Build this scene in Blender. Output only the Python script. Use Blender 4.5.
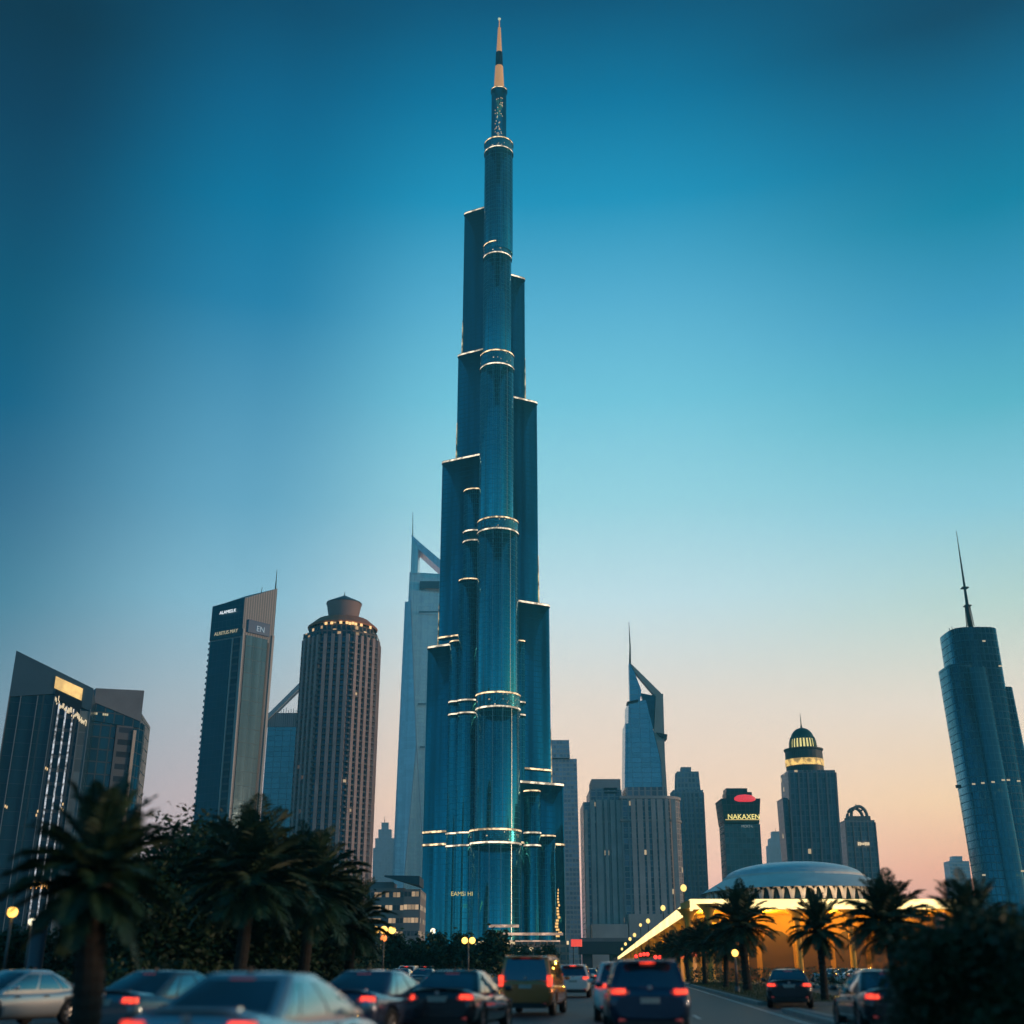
import bpy, math, random
from mathutils import Vector, Matrix
R = math.radians
PI = math.pi
for o in list(bpy.data.objects):
    bpy.data.objects.remove(o)
SC = bpy.context.scene
COL = SC.collection

# ------------------------------------------------------------------ camera
FPX = 1165.0
PITCH = R(21.37)
EYE = 1.4
cam = bpy.data.cameras.new('camera')
camo = bpy.data.objects.new('camera', cam)
COL.objects.link(camo)
camo.location = (0, 0, EYE)
camo.rotation_euler = (R(90) + PITCH, 0, 0)
cam.sensor_width = 36
cam.lens = FPX / 1024 * 36
cam.clip_start = 0.1
cam.clip_end = 9000
cam.dof.use_dof = True
cam.dof.focus_distance = 820
cam.dof.aperture_fstop = 0.42
SC.camera = camo

# ------------------------------------------------------------------ world / sky
SUN_AZ, SUN_EL = 97, 4.0          # azimuth measured from +Y towards +X

def lin(c):
    r = []
    for v in c:
        v = v / 255.0
        r.append(v / 12.92 if v <= 0.04045 else ((v + 0.055) / 1.055) ** 2.4)
    return tuple(r)

W = bpy.data.worlds.new('World')
SC.world = W
W.use_nodes = True
nt = W.node_tree
nt.nodes.clear()
def N(nt, t, **k):
    n = nt.nodes.new(t)
    for a, b in k.items():
        setattr(n, a, b)
    return n
def mth(nt, op, a, b=None, c=None, clamp=False):
    n = nt.nodes.new('ShaderNodeMath')
    n.operation = op
    n.use_clamp = clamp
    for i, v in enumerate((a, b, c)):
        if v is None: continue
        if isinstance(v, (int, float)): n.inputs[i].default_value = v
        else: nt.links.new(v, n.inputs[i])
    return n.outputs[0]
def ramp(nt, fac, stops, interp='LINEAR'):
    n = nt.nodes.new('ShaderNodeValToRGB')
    n.color_ramp.interpolation = interp
    el = n.color_ramp.elements
    el[0].position = stops[0][0]; el[0].color = (*stops[0][1], 1)
    el[1].position = stops[-1][0]; el[1].color = (*stops[-1][1], 1)
    for p, c in stops[1:-1]:
        e = el.new(p); e.color = (*c, 1)
    nt.links.new(fac, n.inputs[0])
    return n.outputs[0]
def mixc(nt, f, a, b, mode='MIX'):
    n = nt.nodes.new('ShaderNodeMix')
    n.data_type = 'RGBA'; n.blend_type = mode
    for s, v in (('Factor', f), ('A', a), ('B', b)):
        i = [q for q in n.inputs if q.name == s and (q.type == ('VALUE' if s == 'Factor' else 'RGBA'))][0]
        if isinstance(v, (int, float)): i.default_value = v
        elif isinstance(v, tuple): i.default_value = (*v[:3], 1)
        else: nt.links.new(v, i)
    return [q for q in n.outputs if q.type == 'RGBA'][0]
tc = N(nt, 'ShaderNodeTexCoord')
sp = N(nt, 'ShaderNodeSeparateXYZ')
nt.links.new(tc.outputs['Generated'], sp.inputs[0])
dx, dy, dz = sp.outputs
def zs(py):
    return math.sin(PITCH - math.atan((py - 512) / FPX))
SKYROWS = (1000, 930, 870, 800, 700, 600, 500, 400, 300, 200, 100, 0)
SKYC = [[(0.3104, 0.2802, 0.3538), (0.3449, 0.3296, 0.4020), (0.4476, 0.4847, 0.5476), (0.4343, 0.4937, 0.5625), (0.2372, 0.4032, 0.5136), (0.0951, 0.2885, 0.4268), (0.0461, 0.1702, 0.3249), (0.0011, 0.1174, 0.2637), (0.0000, 0.0902, 0.1905), (0.0001, 0.0537, 0.1340), (0.0001, 0.0236, 0.0772), (0.0001, 0.0072, 0.0331)], [(0.6521, 0.4356, 0.4809), (0.7246, 0.5125, 0.5465), (0.8218, 0.6069, 0.6265), (0.8583, 0.6866, 0.6846), (0.6667, 0.7527, 0.8066), (0.4052, 0.7668, 0.9545), (0.2159, 0.5716, 0.8150), (0.1123, 0.4136, 0.6573), (0.0223, 0.2681, 0.5160), (0.0001, 0.2053, 0.4172), (0.0001, 0.1279, 0.2875), (0.0001, 0.0563, 0.1431)], [(0.9479, 0.5003, 0.4970), (1.0533, 0.5885, 0.5648), (1.4858, 0.8848, 0.6656), (1.5087, 1.0464, 0.7451), (1.2923, 1.1063, 0.9461), (0.9081, 1.1710, 1.2352), (0.5312, 1.0320, 1.1694), (0.2634, 0.8059, 1.0239), (0.1305, 0.5705, 0.8545), (0.0144, 0.3627, 0.6415), (0.0001, 0.2017, 0.4101), (0.0001, 0.0820, 0.1950)], [(0.9284, 0.3421, 0.2675), (1.0315, 0.4024, 0.3040), (1.3803, 0.6081, 0.3598), (1.6000, 1.0318, 0.5689), (1.3828, 1.1453, 0.9209), (0.8400, 1.0715, 0.9583), (0.4420, 0.9322, 1.0934), (0.1592, 0.6575, 0.8273), (0.0597, 0.4165, 0.6885), (0.0000, 0.2618, 0.4521), (0.0000, 0.1452, 0.3117), (0.0000, 0.0384, 0.1107)]]
az = mth(nt, 'DIVIDE', mth(nt, 'ARCTAN2', dx, dy), PI / 180)      # degrees, 0 = straight ahead
def zdir(px, py):                 # sine of the elevation seen at a place in the picture
    u, v = (px - 512) / FPX, (512 - py) / FPX
    return (math.sin(PITCH) + v * math.cos(PITCH)) / math.sqrt(1 + u * u + v * v)
def skyramp(cols, zen, px):
    return ramp(nt, dz, [(max(0, zdir(px, r)), c) for r, c in zip(SKYROWS, cols)] + [(.92, zen)])
def sstep(a, b):
    n = nt.nodes.new('ShaderNodeMapRange'); n.interpolation_type = 'SMOOTHSTEP'; n.clamp = True
    nt.links.new(az, n.inputs['Value']); n.inputs['From Min'].default_value = a; n.inputs['From Max'].default_value = b
    return n.outputs[0]
zen = lin((0, 70, 105))
rA, rB, rC, rD = [skyramp(c, zen, x_) for c, x_ in zip(SKYC, (10, 250, 600, 1000))]
rear = ramp(nt, dz, [(0.0, lin((118, 150, 166))), (.12, lin((98, 152, 178))), (.35, lin((36, 124, 164))), (.92, zen)])
sunside = ramp(nt, dz, [(0.0, lin((255, 190, 140))), (.08, lin((255, 205, 160))), (.25, lin((190, 190, 170))), (.5, lin((60, 140, 165))), (.92, zen)])
skyc = mixc(nt, sstep(-27, -14), rA, rB)
skyc = mixc(nt, sstep(-14, -2), skyc, rC)
skyc = mixc(nt, sstep(6, 27), skyc, rD)
skyc = mixc(nt, sstep(38, 84), skyc, sunside)
skyc = mixc(nt, sstep(100, 150), skyc, rear)
skyc = mixc(nt, sstep(-34, -70), skyc, rear)
bg1 = N(nt, 'ShaderNodeBackground'); nt.links.new(skyc, bg1.inputs[0]); bg1.inputs[1].default_value = 1.0
nish = N(nt, 'ShaderNodeTexSky', sky_type='NISHITA')
nish.sun_disc = False; nish.sun_elevation = R(SUN_EL); nish.sun_rotation = R(SUN_AZ)
nish.air_density = 1.0; nish.dust_density = 1.0; nish.ozone_density = 3.0
bg2 = N(nt, 'ShaderNodeBackground'); nt.links.new(nish.outputs[0], bg2.inputs[0]); bg2.inputs[1].default_value = 0.05
mx = N(nt, 'ShaderNodeMixShader'); mx.inputs[0].default_value = 0.03
nt.links.new(bg1.outputs[0], mx.inputs[1]); nt.links.new(bg2.outputs[0], mx.inputs[2])
wo = N(nt, 'ShaderNodeOutputWorld'); nt.links.new(mx.outputs[0], wo.inputs[0])

sun = bpy.data.lights.new('sun', 'SUN')
sun.energy = 1.5; sun.angle = R(3); sun.color = (1.0, .66, .42)
suno = bpy.data.objects.new('sun', sun); COL.objects.link(suno)
sd = Vector((math.sin(R(SUN_AZ)) * math.cos(R(SUN_EL)), math.cos(R(SUN_AZ)) * math.cos(R(SUN_EL)), math.sin(R(SUN_EL))))
suno.rotation_euler = sd.to_track_quat('Z', 'Y').to_euler()
SC.view_settings.view_transform = 'Standard'
SC.view_settings.look = 'None'
SC.view_settings.exposure = 0
SC.view_settings.gamma = 1
SC.cycles.max_bounces = 5
SC.cycles.diffuse_bounces = 2
SC.cycles.glossy_bounces = 3
SC.cycles.transmission_bounces = 3
SC.cycles.volume_bounces = 0
SC.cycles.transparent_max_bounces = 6
SC.cycles.sample_clamp_indirect = 4

# ------------------------------------------------------------------ pixel <-> plane helpers (for survey of positions only)
cs, sn = math.cos(PITCH), math.sin(PITCH)
def P(px, py, Y):
    u = (px - 512) / FPX; v = (512 - py) / FPX
    d = (u, cs - v * sn, sn + v * cs)
    t = Y / d[1]
    return (d[0] * t, Y, EYE + d[2] * t)
def XA(px, py, Y): return P(px, py, Y)[0]
def ZA(py, Y): return P(512, py, Y)[2]

# ------------------------------------------------------------------ materials
MATS = {}
def pmat(name, col, rough=.6, metal=0, emit=None, es=0, noise=0, nscale=3, coat=0, bump=0, spec=None):
    if name in MATS: return MATS[name]
    m = bpy.data.materials.new(name); m.use_nodes = True
    t = m.node_tree; b = t.nodes['Principled BSDF']
    b.inputs['Base Color'].default_value = (*col, 1)
    b.inputs['Roughness'].default_value = rough
    b.inputs['Metallic'].default_value = metal
    if coat: b.inputs['Coat Weight'].default_value = coat; b.inputs['Coat Roughness'].default_value = .04
    if spec is not None: b.inputs['Specular IOR Level'].default_value = spec
    if emit:
        b.inputs['Emission Color'].default_value = (*emit, 1)
        b.inputs['Emission Strength'].default_value = es
    if noise or bump:
        tcn = t.nodes.new('ShaderNodeTexCoord')
        nn = t.nodes.new('ShaderNodeTexNoise'); nn.inputs['Scale'].default_value = nscale; nn.inputs['Detail'].default_value = 6
        t.links.new(tcn.outputs['Object'], nn.inputs['Vector'])
        if noise:
            c = ramp(t, nn.outputs['Fac'], [(.25, tuple(max(0, x * (1 - noise)) for x in col)), (.75, tuple(min(1, x * (1 + noise)) for x in col))])
            t.links.new(c, b.inputs['Base Color'])
            rr = mth(t, 'MULTIPLY_ADD', nn.outputs['Fac'], noise * .4, rough - noise * .2, clamp=True)
            t.links.new(rr, b.inputs['Roughness'])
        if bump:
            bn = t.nodes.new('ShaderNodeBump'); bn.inputs['Strength'].default_value = bump; bn.inputs['Distance'].default_value = .02
            t.links.new(nn.outputs['Fac'], bn.inputs['Height']); t.links.new(bn.outputs[0], b.inputs['Normal'])
    MATS[name] = m
    return m

def facade(name, glass, frame, bay=3.0, fl=3.6, fw=.15, fh=.2, lit=0.0, litc=(1, .72, .38), lits=.7, rough=.1, metal=.55,
           var=.35, frough=.6, fmetal=0.0, streak=0.0, warp=.12, streakscale=.35):
    if name in MATS: return MATS[name]
    m = bpy.data.materials.new(name); m.use_nodes = True
    t = m.node_tree; b = t.nodes['Principled BSDF']
    uv = t.nodes.new('ShaderNodeUVMap'); s = t.nodes.new('ShaderNodeSeparateXYZ')
    t.links.new(uv.outputs[0], s.inputs[0])
    u = mth(t, 'DIVIDE', s.outputs[0], bay); v = mth(t, 'DIVIDE', s.outputs[1], fl)
    mu = mth(t, 'LESS_THAN', mth(t, 'FRACT', u), fw); mv = mth(t, 'LESS_THAN', mth(t, 'FRACT', v), fh)
    mask = mth(t, 'MAXIMUM', mu, mv)
    cb = t.nodes.new('ShaderNodeCombineXYZ')
    t.links.new(mth(t, 'FLOOR', u), cb.inputs[0]); t.links.new(mth(t, 'FLOOR', v), cb.inputs[1])
    wn = t.nodes.new('ShaderNodeTexWhiteNoise'); wn.noise_dimensions = '2D'; t.links.new(cb.outputs[0], wn.inputs['Vector'])
    gc = mixc(t, wn.outputs['Value'], tuple(x * (1 - var) for x in glass), tuple(min(1, x * (1 + var)) for x in glass))
    # broad weathering of the frame colour
    tcn = t.nodes.new('ShaderNodeTexCoord')
    nn = t.nodes.new('ShaderNodeTexNoise'); nn.inputs['Scale'].default_value = .04; nn.inputs['Detail'].default_value = 4
    t.links.new(tcn.outputs['Object'], nn.inputs['Vector'])
    fc = mixc(t, nn.outputs['Fac'], tuple(x * .75 for x in frame), tuple(min(1, x * 1.2) for x in frame))
    if streak:  # vertical streaks of reflected light multiplied into the glass colour
        cb2 = t.nodes.new('ShaderNodeCombineXYZ')
        t.links.new(mth(t, 'MULTIPLY', s.outputs[0], streakscale), cb2.inputs[0]); t.links.new(mth(t, 'MULTIPLY', s.outputs[1], .004), cb2.inputs[1])
        n2 = t.nodes.new('ShaderNodeTexNoise'); n2.inputs['Scale'].default_value = 1; n2.inputs['Detail'].default_value = 3
        t.links.new(cb2.outputs[0], n2.inputs['Vector'])
        k = ramp(t, n2.outputs['Fac'], [(.35, (1 - streak,) * 3), (.65, (1 + streak,) * 3)])
        gc = mixc(t, 1.0, gc, k, 'MULTIPLY')
    t.links.new(mixc(t, mask, gc, fc), b.inputs['Base Color'])
    t.links.new(mth(t, 'MULTIPLY_ADD', mask, frough - rough, rough), b.inputs['Roughness'])
    t.links.new(mth(t, 'MULTIPLY_ADD', mask, fmetal - metal, metal), b.inputs['Metallic'])
    if lit > 0:
        cb3 = t.nodes.new('ShaderNodeCombineXYZ')
        t.links.new(mth(t, 'FLOOR', mth(t, 'MULTIPLY', u, 1.0)), cb3.inputs[0]); t.links.new(mth(t, 'ADD', mth(t, 'FLOOR', v), 57.3), cb3.inputs[1])
        w2 = t.nodes.new('ShaderNodeTexWhiteNoise'); w2.noise_dimensions = '2D'; t.links.new(cb3.outputs[0], w2.inputs['Vector'])
        on = mth(t, 'LESS_THAN', w2.outputs['Value'], lit)
        on = mth(t, 'MULTIPLY', on, mth(t, 'SUBTRACT', 1.0, mask))
        on = mth(t, 'MULTIPLY', on, mth(t, 'MULTIPLY_ADD', wn.outputs['Value'], .8, .3))
        b.inputs['Emission Color'].default_value = (*litc, 1)
        t.links.new(mth(t, 'MULTIPLY', on, lits), b.inputs['Emission Strength'])
    if warp:
        n3 = t.nodes.new('ShaderNodeTexNoise'); n3.inputs['Scale'].default_value = .25; n3.inputs['Detail'].default_value = 2
        t.links.new(tcn.outputs['Object'], n3.inputs['Vector'])
        hs = mth(t, 'ADD', n3.outputs['Fac'], mth(t, 'MULTIPLY', wn.outputs['Value'], .25))
        bn = t.nodes.new('ShaderNodeBump'); bn.inputs['Strength'].default_value = warp; bn.inputs['Distance'].default_value = .3
        t.links.new(hs, bn.inputs['Height']); t.links.new(bn.outputs[0], b.inputs['Normal'])
    MATS[name] = m
    return m

def glowmat(name, col, s, dots=0.0, scale=(1, 1)):
    """light-emitting strip; dots > 0 breaks it into separate small lamps with gaps"""
    if name in MATS: return MATS[name]
    m = bpy.data.materials.new(name); m.use_nodes = True
    t = m.node_tree; b = t.nodes['Principled BSDF']
    b.inputs['Base Color'].default_value = (.25, .2, .15, 1)
    b.inputs['Emission Color'].default_value = (*col, 1)
    b.inputs['Emission Strength'].default_value = s
    if dots:
        uv = t.nodes.new('ShaderNodeTexCoord')
        wn = t.nodes.new('ShaderNodeTexNoise'); wn.inputs['Scale'].default_value = scale[0]; wn.inputs['Detail'].default_value = 3
        t.links.new(uv.outputs['Object'], wn.inputs['Vector'])
        k = ramp(t, wn.outputs['Fac'], [(.5 - .12 * dots, (1 - dots,) * 3), (.62, (1, 1, 1))])
        t.links.new(mth(t, 'MULTIPLY', k, s), b.inputs['Emission Strength'])
    MATS[name] = m
    return m

# ------------------------------------------------------------------ mesh builder
class MB:
    def __init__(s):
        s.v = []; s.f = []; s.uv = []; s.mi = []; s.sm = []
    def face(s, idx, uv=None, mi=0, sm=False):
        s.f.append(tuple(idx)); s.uv.append(uv if uv else [(s.v[i][0] + s.v[i][1], s.v[i][2]) for i in idx]); s.mi.append(mi); s.sm.append(sm)
    def poly(s, pts, uv=None, mi=0, sm=False):
        n = len(s.v); s.v += [tuple(p) for p in pts]
        s.face(range(n, n + len(pts)), uv, mi, sm)
    def prism(s, a, z0, z1, b=None, mi=0, cap=True, capmi=None, sm=False, bottom=False):
        """a: bottom outline (ccw), b: top outline; z0/z1 number or list"""
        b = b or a; n = len(a)
        Z0 = z0 if isinstance(z0, (list, tuple)) else [z0] * n
        Z1 = z1 if isinstance(z1, (list, tuple)) else [z1] * n
        base = len(s.v)
        s.v += [(a[i][0], a[i][1], Z0[i]) for i in range(n)] + [(b[i][0], b[i][1], Z1[i]) for i in range(n)]
        u = 0
        for i in range(n):
            j = (i + 1) % n
            L = math.dist(a[i][:2], a[j][:2])
            s.face((base + i, base + j, base + n + j, base + n + i), [(u, Z0[i]), (u + L, Z0[j]), (u + L, Z1[j]), (u, Z1[i])], mi, sm)
            u += L
        cm = mi if capmi is None else capmi
        if cap: s.face([base + n + i for i in range(n)], [(0, 0)] * n, cm)
        if bottom: s.face([base + n - 1 - i for i in range(n)], [(0, 0)] * n, cm)
    def box(s, c, d, rz=0, mi=0):
        x, y, z = c; hx, hy, hz = d[0] / 2, d[1] / 2, d[2] / 2
        q = [(-hx, -hy), (hx, -hy), (hx, hy), (-hx, hy)]
        q = [(x + p[0] * math.cos(rz) - p[1] * math.sin(rz), y + p[0] * math.sin(rz) + p[1] * math.cos(rz)) for p in q]
        s.prism(q, z - hz, z + hz, mi=mi, bottom=True)
    def bar(s, p0, p1, w, h=None, mi=0):
        """box beam between two points"""
        h = h or w
        p0 = Vector(p0); p1 = Vector(p1); d = (p1 - p0).normalized()
        up = Vector((0, 0, 1)) if abs(d.z) < .95 else Vector((0, 1, 0))
        a = d.cross(up).normalized() * w / 2; b = a.cross(d).normalized() * h / 2
        n = len(s.v)
        for p in (p0, p1):
            for q in (-a - b, a - b, a + b, -a + b): s.v.append(tuple(p + q))
        for i in range(4):
            j = (i + 1) % 4
            s.face((n + i, n + j, n + 4 + j, n + 4 + i), None, mi)
        s.face((n + 3, n + 2, n + 1, n), None, mi); s.face((n + 4, n + 5, n + 6, n + 7), None, mi)
    def lathe(s, prof, c=(0, 0), n=24, mi=0, sm=True, sx=1, sy=1, axis='z', a0=0):
        base = len(s.v)
        for r, z in prof:
            for k in range(n):
                t = 2 * PI * k / n + a0
                if axis == 'z': s.v.append((c[0] + r * sx * math.cos(t), c[1] + r * sy * math.sin(t), z))
                else: s.v.append((z, c[0] + r * math.cos(t), c[1] + r * math.sin(t)))   # axis x
        for j in range(len(prof) - 1):
            R0 = max(prof[j][0], .01)
            for k in range(n):
                k2 = (k + 1) % n
                u0, u1 = R0 * 2 * PI * k / n, R0 * 2 * PI * (k + 1) / n
                s.face((base + j * n + k, base + j * n + k2, base + (j + 1) * n + k2, base + (j + 1) * n + k),
                       [(u0, prof[j][1]), (u1, prof[j][1]), (u1, prof[j + 1][1]), (u0, prof[j + 1][1])], mi, sm)
    def tube(s, pts, rad, n=6, mi=0, sm=True, cap=True):
        base = len(s.v); m = len(pts)
        if not isinstance(rad, (list, tuple)): rad = [rad] * m
        pts = [Vector(p) for p in pts]
        for i in range(m):
            d = (pts[min(i + 1, m - 1)] - pts[max(i - 1, 0)]).normalized()
            up = Vector((0, 0, 1)) if abs(d.z) < .9 else Vector((1, 0, 0))
            a = d.cross(up).normalized(); b = a.cross(d)
            for k in range(n):
                t = 2 * PI * k / n
                s.v.append(tuple(pts[i] + (a * math.cos(t) + b * math.sin(t)) * rad[i]))
        for i in range(m - 1):
            for k in range(n):
                k2 = (k + 1) % n
                s.face((base + i * n + k, base + i * n + k2, base + (i + 1) * n + k2, base + (i + 1) * n + k), None, mi, sm)
        if cap:
            s.face([base + (m - 1) * n + k for k in range(n)], None, mi)
            s.face([base + n - 1 - k for k in range(n)], None, mi)
    def ball(s, c, r, n=12, mi=0, sz=1):
        prof = [(max(.0005, r * math.sin(PI * j / (n // 2 + 2))), c[2] - r * sz * math.cos(PI * j / (n // 2 + 2))) for j in range(n // 2 + 3)]
        s.lathe(prof, (c[0], c[1]), n, mi)
    def mesh(s, name, mats):
        me = bpy.data.meshes.new(name)
        me.from_pydata(s.v, [], s.f)
        for m in (mats if isinstance(mats, (list, tuple)) else [mats]): me.materials.append(m)
        ul = me.uv_layers.new(name='UVMap')
        flat = [c for f in s.uv for p in f for c in p]
        ul.data.foreach_set('uv', flat)
        me.polygons.foreach_set('material_index', s.mi)
        me.polygons.foreach_set('use_smooth', s.sm)
        me.update()
        return me
    def build_each(s, name, mats, parent=None):
        """one object per separate piece"""
        par = list(range(len(s.v)))
        def find(i):
            while par[i] != i: par[i] = par[par[i]]; i = par[i]
            return i
        for f in s.f:
            r0 = find(f[0])
            for i in f[1:]: par[find(i)] = r0
        groups = {}
        for k, f in enumerate(s.f): groups.setdefault(find(f[0]), []).append(k)
        for ks in groups.values():
            q = MB(); mp = {}
            for k in ks:
                for i in s.f[k]:
                    if i not in mp: mp[i] = len(q.v); q.v.append(s.v[i])
                q.f.append(tuple(mp[i] for i in s.f[k])); q.uv.append(s.uv[k]); q.mi.append(s.mi[k]); q.sm.append(s.sm[k])
            q.build(name, mats, parent)
    def build(s, name, mats, parent=None, loc=None, **props):
        return obj(name, s.mesh(name, mats), parent, loc, **props)

def obj(name, me, parent=None, loc=None, **props):
    o = bpy.data.objects.new(name, me)
    COL.objects.link(o)
    if parent: o.parent = parent
    if loc: o.location = loc
    for k, v in props.items(): o[k] = v
    return o
def thing(name, label, cat, loc=(0, 0, 0), rz=0, group=None):
    o = bpy.data.objects.new(name, None); COL.objects.link(o)
    o.location = loc; o.rotation_euler = (0, 0, rz)
    o['label'] = label; o['category'] = cat
    if group: o['group'] = group
    return o
def kids(o): return [c for c in bpy.data.objects if c.parent == o]
def copy_tree(o, loc, rz=0, sc=1.0, label=None):
    c = o.copy(); COL.objects.link(c); c.location = loc; c.rotation_euler = (0, 0, rz); c.scale = (sc, sc, sc)
    if label: c['label'] = label
    for ch in kids(o):
        d = ch.copy(); COL.objects.link(d); d.parent = c
        for g in kids(ch):
            e = g.copy(); COL.objects.link(e); e.parent = d
    return c
def text_mesh(body, size, name, mat, parent, loc, rot=(R(90), 0, 0), depth=.1, align='CENTER'):
    cu = bpy.data.curves.new('tmp_text', 'FONT'); cu.body = body; cu.size = size; cu.extrude = depth; cu.align_x = align
    to = bpy.data.objects.new('tmp_text', cu); COL.objects.link(to)
    me = bpy.data.meshes.new_from_object(to)
    bpy.data.objects.remove(to); bpy.data.curves.remove(cu)
    me.name = name; me.materials.clear(); me.materials.append(mat)
    o = obj(name, me, parent, loc); o.rotation_euler = rot
    return o

def loc_fp(pts, o): return [(p[0] - o[0], p[1] - o[1]) for p in pts]
def sup(cx, cy, rx, ry, n=2.0, k=32, a0=0):
    out = []
    for i in range(k):
        t = 2 * PI * i / k + a0
        c, s = math.cos(t), math.sin(t)
        out.append((cx + rx * math.copysign(abs(c) ** (2 / n), c), cy + ry * math.copysign(abs(s) ** (2 / n), s)))
    return out
def wing(root, tipc, t, k=12):
    """stadium outline: from root centre to tip centre, half thickness t, round tip (ccw)"""
    d = Vector((tipc[0] - root[0], tipc[1] - root[1])).normalized(); n = Vector((-d.y, d.x))
    r = Vector(root); c = Vector(tipc)
    pts = [r + n * t, r - n * t]
    for i in range(k + 1):
        a = -PI / 2 + PI * i / k
        ca, sa = math.cos(a), math.sin(a)
        pts.append(c + (d * abs(ca) ** .4 + n * math.copysign(abs(sa) ** .4, sa)) * t)
    return [(p.x, p.y) for p in pts]
def grow(pts, d):
    """offset a ccw outline outward"""
    n = len(pts); out = []
    for i in range(n):
        a = Vector(pts[i - 1]); b = Vector(pts[i]); c = Vector(pts[(i + 1) % n])
        e1 = (b - a); e2 = (c - b)
        if e1.length < 1e-6 or e2.length < 1e-6: out.append((b.x, b.y)); continue
        n1 = Vector((e1.y, -e1.x)).normalized(); n2 = Vector((e2.y, -e2.x)).normalized()
        m = (n1 + n2)
        m = m.normalized() / max(.4, m.normalized().dot(n1))
        out.append((b.x + m.x * d, b.y + m.y * d))
    return out
def ringstrip(mb, pts, z, h, out, mi=0):
    """a thin projecting band following an outline: outer wall, top and bottom"""
    o = grow(pts, out); n = len(pts); base = len(mb.v)
    mb.v += [(p[0], p[1], z) for p in pts] + [(p[0], p[1], z) for p in o] + [(p[0], p[1], z + h) for p in o] + [(p[0], p[1], z + h) for p in pts]
    for i in range(n):
        j = (i + 1) % n
        for k in range(3):
            mb.face((base + k * n + j, base + k * n + i, base + (k + 1) * n + i, base + (k + 1) * n + j) if False else
                    (base + k * n + i, base + k * n + j, base + (k + 1) * n + j, base + (k + 1) * n + i), None, mi)

def lstrip(mb, pts, z, h, out):
    z -= h * .15; h *= 1.35
    """lamp channel: only the outward face glows, the ledges above and below are metal"""
    o = grow(pts, out); n = len(pts); base = len(mb.v); e = .12; o2 = grow(pts, out + .22)  # projecting ledges added to keep strip light off the glass
    mb.v += [(p[0], p[1], z) for p in pts] + [(p[0], p[1], z) for p in o2] + [(p[0], p[1], z + e) for p in o2] + [(p[0], p[1], z + e) for p in o]
    mb.v += [(p[0], p[1], z + h - e) for p in o] + [(p[0], p[1], z + h - e) for p in o2] + [(p[0], p[1], z + h) for p in o2] + [(p[0], p[1], z + h) for p in pts]
    for i in range(n):
        j = (i + 1) % n
        for k in range(7):
            mb.face((base + k * n + i, base + k * n + j, base + (k + 1) * n + j, base + (k + 1) * n + i), None, 0 if k == 3 else 1)

# common materials
M_strip = glowmat('warm_strip', (1.0, .70, .38), 2.3, .85, (.28, 1))
M_strip2 = glowmat('white_strip', (1.0, .82, .58), 2.1, .8, (.22, 1))
M_gold = glowmat('gold_light', (1.0, .5, .12), 2.2)
M_conc = pmat('concrete', (.22, .21, .22), .8, noise=.25, nscale=.3)
M_dark = pmat('dark_metal', (.03, .035, .045), .4, .6)
M_steel = pmat('steel', (.3, .33, .36), .35, .8, noise=.2, nscale=.5)
M_spire = pmat('gold_spire_glow', (.75, .42, .2), .45, .6, emit=(1, .42, .12), es=.5)  # glow added to the metal so the spire looks more golden
M_redl = glowmat('red_light', (1.0, .03, .02), 3.0)
M_roofdk = pmat('roof_dark', (.06, .07, .08), .8, noise=.3, nscale=.2)

# ================================================================== GROUND AND ROADS
def zline(x): return x
gm = MB()
gm.poly([(-1498, -118, -.12), (1498, -118, -.12), (1498, 2148, -.12), (-1498, 2148, -.12)])
gm.build('ground', pmat('ground_sand', (.07, .065, .06), .9, noise=.3, nscale=.2), kind='structure')
HD = math.tan(R(4.6))          # the road heads a little to the right
def asphalt():
    m = pmat('asphalt', (.05, .052, .056), .62, noise=.3, nscale=.8, bump=.25)
    return m
def roadpoly(l, r, y0, y1, z, head=HD, k=12):
    mb = MB()
    for i in range(k):
        a = y0 + (y1 - y0) * i / k; b = y0 + (y1 - y0) * (i + 1) / k
        mb.poly([(l + a * head, a, z), (r + a * head, a, z), (r + b * head, b, z), (l + b * head, b, z)])
    return mb
def kerbx(y):        # right kerb line of the main road
    return 5.6 + y * math.tan(R(5.2))
rd = MB()
for i in range(24):
    a = -10 + 26 * i; b = a + 26
    rd.poly([(-27 + a * HD, a, -.1), (kerbx(a) + 7, a, -.1), (kerbx(b) + 7, b, -.1), (-27 + b * HD, b, -.1)])
rd.build('road', asphalt(), kind='structure')
mk = MB()
for lane in (-12.6, -6.3, -3.0, .35, 3.6):
    y = 4
    while y < 260:
        if lane == -12.6 or True:
            xx = lane + y * HD - .9
            mk.poly([(xx - .07, y, -.096), (xx + .07, y, -.096), (xx + .07 + 3 * HD, y + 3, -.096), (xx - .07 + 3 * HD, y + 3, -.096)])
        y += 9
for i in range(60):
    a = 2 + i * 6; b = a + 6
    xx, xb = kerbx(a) - .45, kerbx(b) - .45
    mk.poly([(xx - .07, a, -.096), (xx + .07, a, -.096), (xb + .07, b, -.096), (xb - .07, b, -.096)])
mk.build('road_markings', pmat('road_paint', (.5, .5, .48), .6, noise=.4, nscale=3), kind='structure')
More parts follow.
